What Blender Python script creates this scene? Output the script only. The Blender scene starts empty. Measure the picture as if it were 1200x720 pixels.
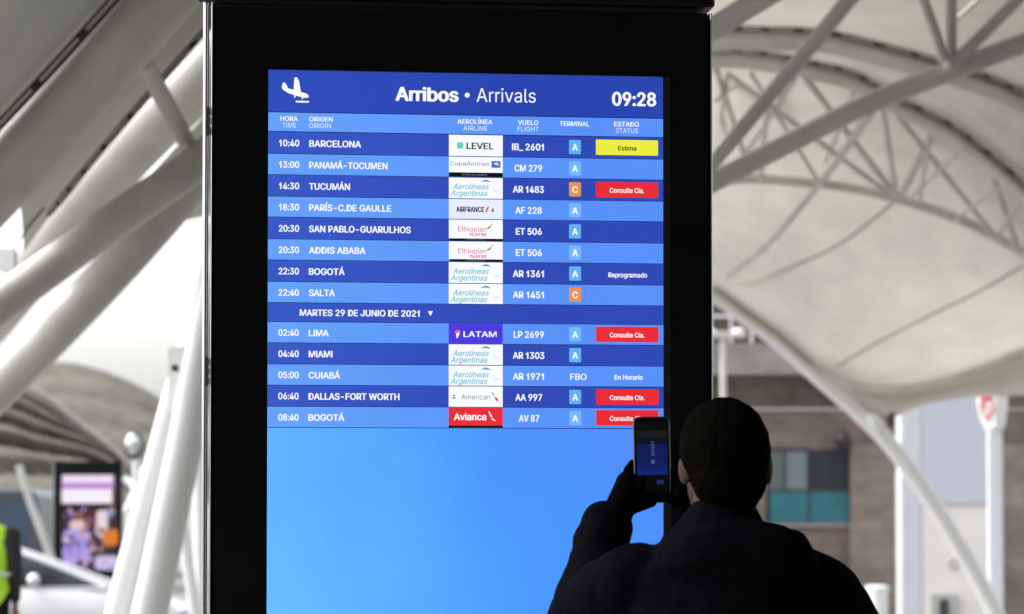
import bpy, bmesh, math, random
from mathutils import Vector, Matrix, noise
random.seed(7)
R = math.radians
sc = bpy.context.scene
COL = sc.collection

# ------------------------------------------------------------------ camera
FPX, CAMZ, PITCH, SHIFT = 3000.0, 1.55, R(2.0), 0.1044
cam_d = bpy.data.cameras.new('camera'); cam = bpy.data.objects.new('camera', cam_d); COL.objects.link(cam)
cam_d.sensor_width = 36.0; cam_d.lens = 36.0 * FPX / 1200.0; cam_d.shift_y = SHIFT
cam_d.clip_start = 0.1; cam_d.clip_end = 6000
cam.location = (0, 0, CAMZ); cam.rotation_euler = (R(90) + PITCH, 0, 0)
cam_d.dof.use_dof = True; cam_d.dof.focus_distance = 5.85; cam_d.dof.aperture_fstop = 4.5; cam_d.dof.aperture_blades = 9
sc.camera = cam

# ------------------------------------------------------------------ light and exposure
SUN_EL, SUN_AZ = R(50), R(-80)           # azimuth from +Y towards +X
EXPO = 1.42
w = bpy.data.worlds.new('World'); sc.world = w; w.use_nodes = True
nt = w.node_tree; nt.nodes.clear()
sky = nt.nodes.new('ShaderNodeTexSky'); sky.sky_type = 'NISHITA'; sky.sun_disc = False
sky.sun_elevation = SUN_EL; sky.sun_rotation = SUN_AZ; sky.dust_density = 4.0; sky.air_density = 1.0
hs = nt.nodes.new('ShaderNodeHueSaturation'); hs.inputs['Saturation'].default_value = 0.22
bg = nt.nodes.new('ShaderNodeBackground'); bg.inputs['Strength'].default_value = 0.15
wo = nt.nodes.new('ShaderNodeOutputWorld')
nt.links.new(sky.outputs[0], hs.inputs['Color']); nt.links.new(hs.outputs[0], bg.inputs[0]); nt.links.new(bg.outputs[0], wo.inputs[0])
sd = bpy.data.lights.new('sun', 'SUN'); sd.energy = 0.5; sd.angle = R(14); sd.color = (1, .97, .93)
so = bpy.data.objects.new('sun', sd); COL.objects.link(so)
sdir = Vector((math.sin(SUN_AZ) * math.cos(SUN_EL), math.cos(SUN_AZ) * math.cos(SUN_EL), math.sin(SUN_EL)))
so.rotation_euler = (-sdir).to_track_quat('-Z', 'Y').to_euler(); so.location = (-10, -5, 30)
sc.view_settings.view_transform = 'Standard'; sc.view_settings.look = 'None'
sc.view_settings.exposure = EXPO; sc.view_settings.gamma = 1
sc.render.engine = 'CYCLES'
sc.cycles.max_bounces = 10; sc.cycles.diffuse_bounces = 5; sc.cycles.use_denoising = True

# ------------------------------------------------------------------ helpers
def P(px, py, D):
    """a point D metres away whose place was measured on the photograph"""
    xc = (px - 600) / FPX; yc = (360 - py) / FPX + SHIFT * 1200 / FPX
    c, s = math.cos(PITCH), math.sin(PITCH)
    dy = c - yc * s; dz = s + yc * c
    k = D / dy
    return Vector((xc * k, D, CAMZ + dz * k))
def pm(D): return FPX / D
def lin(c):
    c = c / 255.0
    return c / 12.92 if c <= .04045 else ((c + .055) / 1.055) ** 2.4
def catmull(pts, n=8):
    pts = [Vector(p) for p in pts]; out = []
    for i in range(len(pts) - 1):
        p0 = pts[i - 1] if i else pts[0] * 2 - pts[1]; p1 = pts[i]; p2 = pts[i + 1]
        p3 = pts[i + 2] if i + 2 < len(pts) else pts[-1] * 2 - pts[-2]
        for k in range(n):
            t = k / n
            out.append(.5 * ((2 * p1) + (p2 - p0) * t + (2 * p0 - 5 * p1 + 4 * p2 - p3) * t * t + (3 * p1 - p0 - 3 * p2 + p3) * t ** 3))
    out.append(pts[-1]); return out

class MB:
    def __init__(s): s.v = []; s.f = []; s.m = []
    def add(s, vs, fs, m=0):
        o = len(s.v); s.v += [tuple(v) for v in vs]; s.f += [tuple(i + o for i in f) for f in fs]; s.m += [m] * len(fs)
    def box(s, lo, hi, m=0, mat=None):
        x0, y0, z0 = lo; x1, y1, z1 = hi
        vs = [Vector(q) for q in ((x0,y0,z0),(x1,y0,z0),(x1,y1,z0),(x0,y1,z0),(x0,y0,z1),(x1,y0,z1),(x1,y1,z1),(x0,y1,z1))]
        if mat: vs = [mat @ q for q in vs]
        s.add(vs, [(0,3,2,1),(4,5,6,7),(0,1,5,4),(1,2,6,5),(2,3,7,6),(3,0,4,7)], m)
    def rbox(s, lo, hi, r, axis='y', m=0, n=5):
        """box with rounded edges along one axis"""
        x0, y0, z0 = lo; x1, y1, z1 = hi
        if axis == 'y': a0, a1, b0, b1, d0, d1 = x0, x1, z0, z1, y0, y1
        else: a0, a1, b0, b1, d0, d1 = x0, x1, y0, y1, z0, z1
        ring = []
        for (ca, cb, st) in ((a1 - r, b1 - r, 0), (a0 + r, b1 - r, 90), (a0 + r, b0 + r, 180), (a1 - r, b0 + r, 270)):
            for k in range(n + 1):
                t = R(st + 90 * k / n); ring.append((ca + r * math.cos(t), cb + r * math.sin(t)))
        mk = (lambda a, b, d: (a, d, b)) if axis == 'y' else (lambda a, b, d: (a, b, d))
        N = len(ring)
        s.add([mk(a, b, d0) for a, b in ring] + [mk(a, b, d1) for a, b in ring],
              [(i, (i + 1) % N, N + (i + 1) % N, N + i) for i in range(N)] + [tuple(range(N - 1, -1, -1)), tuple(range(N, 2 * N))], m)
    def tube(s, pts, r, n=16, m=0, cap=True):
        pts = [Vector(p) for p in pts]; rs = r if isinstance(r, (list, tuple)) else [r] * len(pts)
        if len(rs) != len(pts): rs = [rs[0] + (rs[-1] - rs[0]) * i / (len(pts) - 1) for i in range(len(pts))]
        t0 = (pts[1] - pts[0]).normalized(); up = Vector((0, 0, 1)) if abs(t0.z) < .9 else Vector((0, 1, 0))
        nx = t0.cross(up).normalized(); vs = []
        for i, p in enumerate(pts):
            t = (pts[min(i + 1, len(pts) - 1)] - pts[max(i - 1, 0)]).normalized()
            nx = (nx - t * nx.dot(t)).normalized(); ny = t.cross(nx)
            for k in range(n):
                a = 2 * math.pi * k / n; vs.append(p + (nx * math.cos(a) + ny * math.sin(a)) * rs[i])
        L = len(pts)
        fs = [(i * n + k, i * n + (k + 1) % n, (i + 1) * n + (k + 1) % n, (i + 1) * n + k) for i in range(L - 1) for k in range(n)]
        if cap: fs += [tuple(range(n - 1, -1, -1)), tuple(range((L - 1) * n, L * n))]
        s.add(vs, fs, m)
    def loft(s, rows, m=0):
        n = len(rows[0]); vs = [p for r in rows for p in r]
        s.add(vs, [(i * n + k, i * n + k + 1, (i + 1) * n + k + 1, (i + 1) * n + k) for i in range(len(rows) - 1) for k in range(n - 1)], m)
    def ell(s, c, r, rot=None, nu=20, nv=12, m=0):
        c = Vector(c); vs = []
        for j in range(nv + 1):
            b = math.pi * j / nv
            for i in range(nu):
                a = 2 * math.pi * i / nu
                q = Vector((r[0] * math.sin(b) * math.cos(a), r[1] * math.sin(b) * math.sin(a), r[2] * math.cos(b)))
                if rot: q = rot @ q
                vs.append(c + q)
        fs = [(j * nu + i, (j + 1) * nu + i, (j + 1) * nu + (i + 1) % nu, j * nu + (i + 1) % nu) for j in range(nv) for i in range(nu)]
        s.add(vs, fs, m)
    def cap(s, a, b, ra, rb, n=16):
        """tapered limb with round ends"""
        a = Vector(a); b = Vector(b)
        s.tube([a, b], [ra, rb], n); s.ell(a, (ra,) * 3, nu=14, nv=10); s.ell(b, (rb,) * 3, nu=14, nv=10)
    def mesh(s, name, mats):
        me = bpy.data.meshes.new(name); me.from_pydata(s.v, [], s.f)
        for q in (mats if isinstance(mats, (list, tuple)) else [mats]): me.materials.append(q)
        me.polygons.foreach_set('material_index', s.m); me.update()
        return me
    def build(s, name, mats, parent=None, smooth=True, ang=40, weld=True):
        me = s.mesh(name, mats)
        bm = bmesh.new(); bm.from_mesh(me)
        if weld: bmesh.ops.remove_doubles(bm, verts=bm.verts, dist=1e-6)
        bmesh.ops.recalc_face_normals(bm, faces=bm.faces)
        for f in bm.faces: f.smooth = smooth
        if smooth:
            for e in bm.edges:
                if len(e.link_faces) == 2 and e.calc_face_angle(0) > R(ang): e.smooth = False
        bm.to_mesh(me); bm.free()
        return link(name, me, parent)
def link(name, me, parent=None):
    o = bpy.data.objects.new(name, me); COL.objects.link(o)
    if parent: o.parent = parent
    return o
def tag(o, label=None, cat=None, group=None, kind=None):
    if label: o['label'] = label
    if cat: o['category'] = cat
    if group: o['group'] = group
    if kind: o['kind'] = kind
    return o
def thing(name, label, cat, loc=(0, 0, 0), rz=0, group=None):
    o = bpy.data.objects.new(name, None); COL.objects.link(o); o.location = loc; o.rotation_euler = (0, 0, rz)
    o.empty_display_size = .2
    return tag(o, label, cat, group)
def local(root, pts):
    """world points into a thing's own space"""
    M = Matrix.Translation(root.location) @ root.rotation_euler.to_matrix().to_4x4(); Mi = M.inverted()
    return [Mi @ Vector(p) for p in pts]
def bevel(o, wd, seg=2):
    b = o.modifiers.new('bevel', 'BEVEL'); b.width = wd; b.segments = seg; b.limit_method = 'ANGLE'; b.angle_limit = R(35); return o
def remesh(mb, name, mats, voxel, smooth_it, parent=None, sub=None):
    """melt overlapping volumes into one continuous skin"""
    o = link(name, mb.mesh(name, mats))
    m = o.modifiers.new('r', 'REMESH'); m.mode = 'VOXEL'; m.voxel_size = voxel; m.use_smooth_shade = True
    s = o.modifiers.new('s', 'SMOOTH'); s.iterations = smooth_it; s.factor = .5
    dg = bpy.context.evaluated_depsgraph_get(); me = bpy.data.meshes.new_from_object(o.evaluated_get(dg)); me.name = name
    o.modifiers.clear(); old = o.data; o.data = me; bpy.data.meshes.remove(old)
    if not me.materials:
        me.materials.append(mats)
    if sub:
        for v in me.vertices: v.co = sub(v.co, v.normal)
    for p in me.polygons: p.use_smooth = True
    if parent: o.parent = parent
    return o

# ------------------------------------------------------------------ materials
def base_mat(name):
    m = bpy.data.materials.new(name); m.use_nodes = True
    n = m.node_tree.nodes; return m, m.node_tree, n['Principled BSDF'], n['Material Output']
def mat(name, col, rough=.5, metal=0, spec=.5, var=.0, scale=6.0, bump=0, bscale=60, coat=0, stretch=None):
    m, t, b, o = base_mat(name)
    b.inputs['Roughness'].default_value = rough; b.inputs['Metallic'].default_value = metal
    b.inputs['Specular IOR Level'].default_value = spec; b.inputs['Coat Weight'].default_value = coat
    b.inputs['Base Color'].default_value = (*col, 1)
    if var or bump:
        tc = t.nodes.new('ShaderNodeTexCoord'); mp = t.nodes.new('ShaderNodeMapping'); t.links.new(tc.outputs['Object'], mp.inputs[0])
        if stretch: mp.inputs['Scale'].default_value = stretch
    if var:
        nz = t.nodes.new('ShaderNodeTexNoise'); nz.inputs['Scale'].default_value = scale; nz.inputs['Detail'].default_value = 8; nz.inputs['Roughness'].default_value = .65
        t.links.new(mp.outputs[0], nz.inputs[0])
        rp = t.nodes.new('ShaderNodeValToRGB'); rp.color_ramp.elements[0].position = .3; rp.color_ramp.elements[1].position = .7
        rp.color_ramp.elements[0].color = (*[c * (1 - var) for c in col], 1); rp.color_ramp.elements[1].color = (*[min(1, c * (1 + var * .5)) for c in col], 1)
        t.links.new(nz.outputs[0], rp.inputs[0]); t.links.new(rp.outputs[0], b.inputs['Base Color'])
        mr = t.nodes.new('ShaderNodeMapRange'); mr.inputs[3].default_value = max(0, rough - .08); mr.inputs[4].default_value = min(1, rough + .12)
        t.links.new(nz.outputs[0], mr.inputs[0]); t.links.new(mr.outputs[0], b.inputs['Roughness'])
    if bump:
        n2 = t.nodes.new('ShaderNodeTexNoise'); n2.inputs['Scale'].default_value = bscale; n2.inputs['Detail'].default_value = 6
        t.links.new(mp.outputs[0], n2.inputs[0])
        bp = t.nodes.new('ShaderNodeBump'); bp.inputs['Strength'].default_value = bump; bp.inputs['Distance'].default_value = .01
        t.links.new(n2.outputs[0], bp.inputs['Height']); t.links.new(bp.outputs[0], b.inputs['Normal'])
    return m
def fabric_mat(name, col, trans, dirt=.16, scale=.35):
    m, t, b, o = base_mat(name); t.nodes.remove(b)
    tc = t.nodes.new('ShaderNodeTexCoord')
    nz = t.nodes.new('ShaderNodeTexNoise'); nz.inputs['Scale'].default_value = scale; nz.inputs['Detail'].default_value = 9; nz.inputs['Roughness'].default_value = .6
    t.links.new(tc.outputs['Object'], nz.inputs[0])
    mp = t.nodes.new('ShaderNodeMapping'); mp.inputs['Scale'].default_value = (1.2, 1.2, .25); t.links.new(tc.outputs['Object'], mp.inputs[0])
    n2 = t.nodes.new('ShaderNodeTexNoise'); n2.inputs['Scale'].default_value = 2.2; n2.inputs['Detail'].default_value = 6; t.links.new(mp.outputs[0], n2.inputs[0])
    ad = t.nodes.new('ShaderNodeMath'); ad.operation = 'ADD'; t.links.new(nz.outputs[0], ad.inputs[0]); t.links.new(n2.outputs[0], ad.inputs[1])
    rp = t.nodes.new('ShaderNodeValToRGB'); rp.color_ramp.elements[0].position = .38; rp.color_ramp.elements[1].position = .62
    ml = t.nodes.new('ShaderNodeMath'); ml.operation = 'MULTIPLY'; ml.inputs[1].default_value = .5; t.links.new(ad.outputs[0], ml.inputs[0])
    rp.color_ramp.elements[0].color = (*[c * (1 - dirt) for c in col], 1); rp.color_ramp.elements[1].color = (*col, 1)
    t.links.new(ml.outputs[0], rp.inputs[0])
    d = t.nodes.new('ShaderNodeBsdfDiffuse'); tr = t.nodes.new('ShaderNodeBsdfTranslucent'); mx = t.nodes.new('ShaderNodeMixShader'); mx.inputs[0].default_value = trans
    for q in (d, tr): t.links.new(rp.outputs[0], q.inputs[0])
    t.links.new(d.outputs[0], mx.inputs[1]); t.links.new(tr.outputs[0], mx.inputs[2]); t.links.new(mx.outputs[0], o.inputs[0])
    return m
K = 1.0 / (2 ** EXPO)
EM = {}
def em(rgb, rgb2=None, axis=2, a=0.0, b=1.0, gain=1.0):
    """a patch of a lit display; rgb2 gives a soft ramp along an axis of the panel"""
    key = (rgb, rgb2, axis, a, b, gain)
    if key in EM: return EM[key]
    m, t, p, o = base_mat('display'); p.inputs['Base Color'].default_value = (.004, .004, .005, 1); p.inputs['Roughness'].default_value = .35
    p.inputs['Specular IOR Level'].default_value = .15
    c = [lin(x) for x in rgb]; p.inputs['Emission Color'].default_value = (*c, 1); p.inputs['Emission Strength'].default_value = K * gain
    tc = t.nodes.new('ShaderNodeTexCoord')
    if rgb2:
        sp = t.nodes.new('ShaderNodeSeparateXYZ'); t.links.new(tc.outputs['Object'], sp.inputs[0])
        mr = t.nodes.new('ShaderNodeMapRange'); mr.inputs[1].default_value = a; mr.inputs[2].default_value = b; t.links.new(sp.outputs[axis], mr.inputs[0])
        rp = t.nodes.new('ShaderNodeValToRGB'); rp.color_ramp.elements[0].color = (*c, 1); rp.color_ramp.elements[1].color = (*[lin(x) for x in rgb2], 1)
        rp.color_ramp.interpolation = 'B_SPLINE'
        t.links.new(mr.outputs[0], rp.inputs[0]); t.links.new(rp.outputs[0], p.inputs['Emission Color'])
    nz = t.nodes.new('ShaderNodeTexNoise'); nz.inputs['Scale'].default_value = 5; nz.inputs['Detail'].default_value = 3; t.links.new(tc.outputs['Object'], nz.inputs[0])
    mr = t.nodes.new('ShaderNodeMapRange'); mr.inputs[3].default_value = K * gain * .92; mr.inputs[4].default_value = K * gain * 1.06
    t.links.new(nz.outputs[0], mr.inputs[0]); t.links.new(mr.outputs[0], p.inputs['Emission Strength'])
    EM[key] = m; return m

STEEL = mat('painted_steel', (.64, .625, .575), .42, var=.24, scale=1.7, bump=.06, bscale=35)
STEELW = mat('white_painted_steel', (.86, .86, .86), .35, var=.08, scale=1.5, bump=.04, bscale=30)
CLAMP = mat('clamp_rail', (.045, .043, .04), .6, var=.3, scale=9)
GAPLIGHT = mat('gap_light_segment', (.62, .6, .55), .45, var=.2, scale=5)  # pale segments on the rail, painted in for light showing through the gaps
FABRIC = fabric_mat('membrane_fabric', (.67, .635, .565), .29)
FABRICD = fabric_mat('shaded_membrane_fabric', (.50, .49, .455), .06, .2)  # same membrane with the shade put into a greyer, more opaque colour
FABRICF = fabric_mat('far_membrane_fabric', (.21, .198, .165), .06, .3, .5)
SEAM = mat('seam_cord', (.42, .40, .36), .7)
BLACK = mat('black_powder_coat', (.005, .0055, .005), .38, spec=.18, var=.3, scale=12)
GLASSB = mat('black_bezel_glass', (.0045, .005, .0045), .22, spec=.08, var=.3, scale=4)
CHROME = mat('brushed_trim', (.62, .63, .64), .18, metal=1, var=.12, scale=3, stretch=(8, 8, .4))
RUBBER = mat('black_rubber', (.015, .015, .015), .7, var=.2)
DARKMET = mat('dark_metal', (.05, .05, .05), .5, metal=.3, var=.2)
CARP = mat('car_paint', (.90, .90, .91), .25, coat=.6, var=.03, scale=2)
GLASS = mat('tinted_glass', (.02, .026, .032), .06, spec=.7)
BLUEG = mat('blue_tinted_glass', (.05, .085, .13), .1, spec=.6, var=.25, scale=1.4)
RIM = mat('alloy', (.55, .55, .56), .3, metal=.9)
LENS = mat('lamp_lens', (.75, .78, .8), .1, spec=.7)
REDP = mat('red_paint', (.55, .03, .05), .45, var=.1)

# ------------------------------------------------------------------ ground
def gz(y): return -.5 * min(1, max(0, (y - 14) / 22))
def ground_mat():
    m, t, b, o = base_mat('concrete_paving')
    tc = t.nodes.new('ShaderNodeTexCoord')
    nz = t.nodes.new('ShaderNodeTexNoise'); nz.inputs['Scale'].default_value = .7; nz.inputs['Detail'].default_value = 12; nz.inputs['Roughness'].default_value = .7
    t.links.new(tc.outputs['Object'], nz.inputs[0])
    rp = t.nodes.new('ShaderNodeValToRGB'); rp.color_ramp.elements[0].color = (.16, .155, .145, 1); rp.color_ramp.elements[1].color = (.34, .33, .31, 1)
    rp.color_ramp.elements[0].position = .3; rp.color_ramp.elements[1].position = .7
    t.links.new(nz.outputs[0], rp.inputs[0])
    br = t.nodes.new('ShaderNodeTexBrick'); br.inputs['Scale'].default_value = 1; br.offset = 0; br.inputs['Brick Width'].default_value = .6; br.inputs['Row Height'].default_value = .6
    br.inputs['Mortar Size'].default_value = .008; br.inputs['Mortar'].default_value = (.07, .07, .065, 1)
    t.links.new(tc.outputs['Object'], br.inputs[0]); t.links.new(rp.outputs[0], br.inputs[1]); t.links.new(rp.outputs[0], br.inputs[2])
    t.links.new(br.outputs[0], b.inputs['Base Color']); b.inputs['Roughness'].default_value = .7
    return m
g = MB()
xs = [-3000, -200, -60, -20, 0, 20, 60, 200, 3000]; ys = [-400, -60, -15, 0, 8, 14, 18, 22, 26, 30, 36, 60, 120, 400, 4000]
g.loft([[(x, y, gz(y)) for x in xs] for y in ys])
tag(g.build('ground', ground_mat()), kind='structure')
g = MB(); g.loft([[(x, y, gz(y) + .004) for x in (-60, -20, -2.4)] for y in (21, 24, 28, 32, 36, 42)])
tag(g.build('road', mat('asphalt', (.055, .055, .056), .85, var=.3, scale=3, bump=.3, bscale=90)), kind='structure')

# ------------------------------------------------------------------ arrivals kiosk
DL, DR = 5.95, 6.053
A0 = P(314, 300, DL); A1 = P(777, 300, DR)
KYAW = math.atan2(A1.y - A0.y, A1.x - A0.x)
KW = Vector((A1.x - A0.x, A1.y - A0.y)).length
Kux, Kuy = math.cos(KYAW), math.sin(KYAW)
def KS(px, py):
    """measured point of the photograph on the display plane -> (u, z) metres"""
    d = P(px, py, 1.0) - Vector((0, 0, CAMZ))
    # origin + d*t on plane through A0 with direction (Kux,Kuy)
    nx, ny = -Kuy, Kux
    t = (A0.x * nx + A0.y * ny) / (d.x * nx + d.y * ny)
    x, y = d.x * t, d.y * t
    return ((x - A0.x) * Kux + (y - A0.y) * Kuy, CAMZ + d.z * t)
kiosk = thing('arrivals_kiosk', 'tall black flight information totem showing the blue Arribos Arrivals list', 'information display', (A0.x, A0.y, 0), KYAW)
uL = KS(249, 300)[0]; uR = KS(833, 300)[0]; zT = KS(540, 8)[1]
sT = KS(314, 82)[1]; sB = sT - 1.70
b = MB(); b.rbox((uL, .014, .12), (uR, .27, zT), .012, 'z'); bevel(b.build('housing', BLACK, kiosk), .004)
# black glass front as a frame round the display
b = MB()
for lo, hi in (((uL + .006, 0, .16), (-.001, .012, zT - .012)), ((KW + .001, 0, .16), (uR - .006, .012, zT - .012)),
               ((-.001, 0, sT + .001), (KW + .001, .012, zT - .012)), ((-.001, 0, .16), (KW + .001, .012, sB - .001))):
    b.box(lo, hi)
b.build('bezel', GLASSB, kiosk, smooth=False)
# a second thin line on the right of the display
b = MB(); u0 = KS(778, 300)[0]; b.box((u0, -.0015, sB), (u0 + .016, 0, sT)); b.build('inner_trim', mat('satin_black', (.012, .0125, .013), .4, spec=.25), kiosk, smooth=False)
def trim(px0, px1, yc, nm='edge_trim', z1=None):
    a = KS(px0, 300)[0]; c = KS(px1, 300)[0]; q = MB(); r = (c - a) / 2
    ring = [(a + r + r * math.cos(t), yc - min(r, .009) * 1.3 * math.sin(t)) for t in [math.pi * k / 10 for k in range(11)]]
    ring += [(a, .20), (c, .20)][::1]
    n = len(ring)
    q.add([(x, y, .12) for x, y in ring] + [(x, y, z1 or zT) for x, y in ring], [(i, (i + 1) % n, n + (i + 1) % n, n + i) for i in range(n)] + [tuple(range(n)), tuple(range(2 * n - 1, n - 1, -1))])
    return q.build(nm, CHROME, kiosk, ang=50)
trim(237, 243.5, .02); trim(246.3, 249, .012); trim(834, 837, .02)
for z in (KS(246, 130)[1], KS(246, 424)[1]):
    b = MB(); u = KS(243.4, 300)[0]; b.box((u - .002, .008, z - .055), (u + .002, .018, z + .012))
    for k in range(3):
        zz = z - k * .022; u = KS(243.4, 300)[0]
        b.rbox((u - .004, .004, zz - .008), (u + .004, .018, zz + .008), .003, 'y')
    b.build('door_catch', DARKMET, kiosk)
b = MB(); ua = KS(239, 4)[0]; ub = KS(838, 4)[0]
b.rbox((ua, -.004, zT + .012), (ub, .30, zT + .14), .01, 'z'); bevel(b.build('top_cap', BLACK, kiosk), .006)
b = MB(); b.box((uL + .03, .03, zT - .02), (uR - .03, .25, zT + .02)); b.build('neck_gasket', RUBBER, kiosk, smooth=False)
b = MB(); b.rbox((ua - .006, -.01, zT + .004), (ua + .02, .04, zT + .05), .008, 'y'); b.tube([(ua - .012, .01, zT + .002), (ua + .02, .005, zT + .03)], .006, 8); b.build('corner_latch', DARKMET, kiosk)
b = MB(); b.box((uL + .01, .03, 0), (uR - .01, .26, .12)); b.build('plinth', DARKMET, kiosk, smooth=False)

# display: picture ground plus everything that is written on it
b = MB(); b.box((0, .004, sB), (KW, .012, sT))
def ground_picture():
    m, t, p_, o = base_mat('display_picture'); p_.inputs['Base Color'].default_value = (.004, .004, .005, 1); p_.inputs['Roughness'].default_value = .35; p_.inputs['Specular IOR Level'].default_value = .15
    tc = t.nodes.new('ShaderNodeTexCoord'); mp = t.nodes.new('ShaderNodeMapping'); mp.inputs['Rotation'].default_value = (0, R(24), 0); t.links.new(tc.outputs['Object'], mp.inputs[0])
    sp = t.nodes.new('ShaderNodeSeparateXYZ'); t.links.new(mp.outputs[0], sp.inputs[0])
    nz = t.nodes.new('ShaderNodeTexNoise'); nz.inputs['Scale'].default_value = 2.2; nz.inputs['Detail'].default_value = 2; t.links.new(tc.outputs['Object'], nz.inputs[0])
    ma = t.nodes.new('ShaderNodeMath'); ma.operation = 'MULTIPLY_ADD'; ma.inputs[1].default_value = .55; t.links.new(nz.outputs[0], ma.inputs[0]); t.links.new(sp.outputs[0], ma.inputs[2])
    mr = t.nodes.new('ShaderNodeMapRange'); mr.inputs[1].default_value = .75; mr.inputs[2].default_value = 1.75; t.links.new(ma.outputs[0], mr.inputs[0])
    rp = t.nodes.new('ShaderNodeValToRGB'); rp.color_ramp.interpolation = 'B_SPLINE'; e = rp.color_ramp.elements
    e[0].color = (*[lin(c) for c in (112, 196, 255)], 1); e[1].color = (*[lin(c) for c in (86, 142, 252)], 1); q = e.new(.35); q.color = (*[lin(c) for c in (90, 176, 255)], 1); q = e.new(.7); q.color = (*[lin(c) for c in (70, 150, 253)], 1)
    t.links.new(mr.outputs[0], rp.inputs[0])
    wv = t.nodes.new('ShaderNodeTexWave'); wv.inputs['Scale'].default_value = 34; wv.inputs['Distortion'].default_value = 16; wv.inputs['Detail'].default_value = 3; wv.bands_direction = 'DIAGONAL'; t.links.new(tc.outputs['Object'], wv.inputs[0])
    m2 = t.nodes.new('ShaderNodeMapRange'); m2.inputs[3].default_value = K * .968; m2.inputs[4].default_value = K * 1.0; t.links.new(wv.outputs[1], m2.inputs[0])
    t.links.new(rp.outputs[0], p_.inputs['Emission Color']); t.links.new(m2.outputs[0], p_.inputs['Emission Strength'])
    return m
screen = b.build('screen', ground_picture(), kiosk, smooth=False)
FONTC = {}
try:                                     # the plain sans serif that comes with Blender itself
    import os
    FONT = bpy.data.fonts.load(os.path.join(bpy.utils.system_resource('DATAFILES', path='fonts'), 'Inter.woff2'))
except Exception:
    FONT = None
def raw_text(s, shear=0.0, latin=True):
    cu = bpy.data.curves.new('t', 'FONT'); cu.body = s; cu.size = 1; cu.shear = shear; cu.resolution_u = 4
    if FONT and latin: cu.font = FONT
    o = bpy.data.objects.new('t', cu); me = o.to_mesh()
    v0 = [v.co.copy() for v in me.vertices]; f0 = [tuple(p.vertices) for p in me.polygons]
    o.to_mesh_clear(); bpy.data.objects.remove(o); bpy.data.curves.remove(cu)
    return v0, f0
HV = raw_text('H')[0]; HMAX = max(v.x for v in HV); CAPH = max(v.y for v in HV)
def advance(s): return max(v.x for v in raw_text(s + 'H')[0]) - HMAX
def text_mesh(s, bold=0.0, shear=0.0):
    """flat letters, plain I and 1 without feet; bold letters are struck several times, each a hair further forward"""
    key = (s, bold, shear)
    if key in FONTC: return FONTC[key]
    latin = all(ord(c) < 0x250 for c in s); v0, f0 = [], []; x = 0.0
    def put(vs, fs):
        b_ = len(v0); v0.extend(Vector((v[0] + x, v[1], 0)) for v in vs); f0.extend(tuple(i + b_ for i in f) for f in fs)
    if not latin: put(*raw_text(s, shear, False))
    else:
        runs = []
        for c in s:
            if c in '1IÍ': runs.append(c)
            elif runs and runs[-1][-1] not in '1IÍ': runs[-1] += c
            else: runs.append(c)
        h, st = CAPH, CAPH * .135
        for r in runs:
            if r in ('I', 'Í'):
                sb = h * .13; put([(sb, 0), (sb + st, 0), (sb + st, h), (sb, h)], [(0, 1, 2, 3)])
                if r == 'Í': put([(sb + st * .2, h * 1.1), (sb + st * .9, h * 1.1), (sb + st * 1.9, h * 1.32), (sb + st * .8, h * 1.32)], [(0, 1, 2, 3)])
                x += 2 * sb + st
            elif r == '1':
                sb = h * .36; put([(sb, 0), (sb + st, 0), (sb + st, h), (sb + st * .1, h), (sb, h * .97)], [(0, 1, 2, 3, 4)])
                put([(sb - h * .24, h * .74), (sb - h * .24, h * .62), (sb + .001, h * .75), (sb + .001, h * .97), (sb - h * .06, h * .84)], [(0, 1, 2, 3, 4)])
                x += h * .76
            else:
                put(*raw_text(r, shear)); x += advance(r)
    vs, fs = [], []
    offs = [(0, 0)] if bold < .005 else [(0, 0), (-bold, 0), (bold, 0), (-bold * .5, bold * .5), (bold * .5, -bold * .5), (bold * .5, bold * .5), (-bold * .5, -bold * .5)]
    for k, (dx, dy) in enumerate(offs):
        b_ = len(vs); vs += [Vector((v.x + dx, v.y + dy, k)) for v in v0]; fs += [tuple(i + b_ for i in f) for f in f0]
    FONTC[key] = (vs, fs); return FONTC[key]
class Panel:
    """flat artwork; coordinates are pixels measured on the photograph, mapped by fn(px,py)->(u,z)"""
    def __init__(s, fn): s.mb = MB(); s.mats = []; s.fn = fn
    def mi(s, m):
        if m not in s.mats: s.mats.append(m)
        return s.mats.index(m)
    def poly(s, pts, m, y):
        q = [s.fn(*p) for p in pts]; n = len(q)
        ar = sum(q[i][0] * q[(i + 1) % n][1] - q[(i + 1) % n][0] * q[i][1] for i in range(n))
        if ar < 0: q = q[::-1]
        s.mb.add([(u, y, z) for u, z in q], [tuple(range(n))], s.mi(m))
    def rect(s, x0, y0, x1, y1, m, y, r=0):
        if not r: return s.poly([(x0, y0), (x1, y0), (x1, y1), (x0, y1)], m, y)
        pts = []
        for cx, cy, st in ((x1 - r, y0 + r, -90), (x1 - r, y1 - r, 0), (x0 + r, y1 - r, 90), (x0 + r, y0 + r, 180)):
            for k in range(5): a = R(st + 22.5 * k); pts.append((cx + r * math.cos(a), cy + r * math.sin(a)))
        s.poly(pts, m, y)
    def text(s, st, x0, x1, base, caph, m, y, bold=.02, shear=0, xh=False):
        vs, fs = text_mesh(st, bold, shear)
        if not vs: return
        ax = min(v.x for v in vs); bx = max(v.x for v in vs)
        ref = text_mesh('x' if xh else 'H', bold)[0]; hh = max(v.y for v in ref)
        out = []
        for v in vs:
            px = x0 + (v.x - ax) / (bx - ax) * (x1 - x0); py = base - v.y / hh * caph
            u, z = s.fn(px, py); out.append((u, y - v.z * .00003, z))
        s.mb.add(out, fs, s.mi(m))
    def build(s, name, parent): return s.mb.build(name, s.mats, parent, smooth=False, weld=False)
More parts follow.
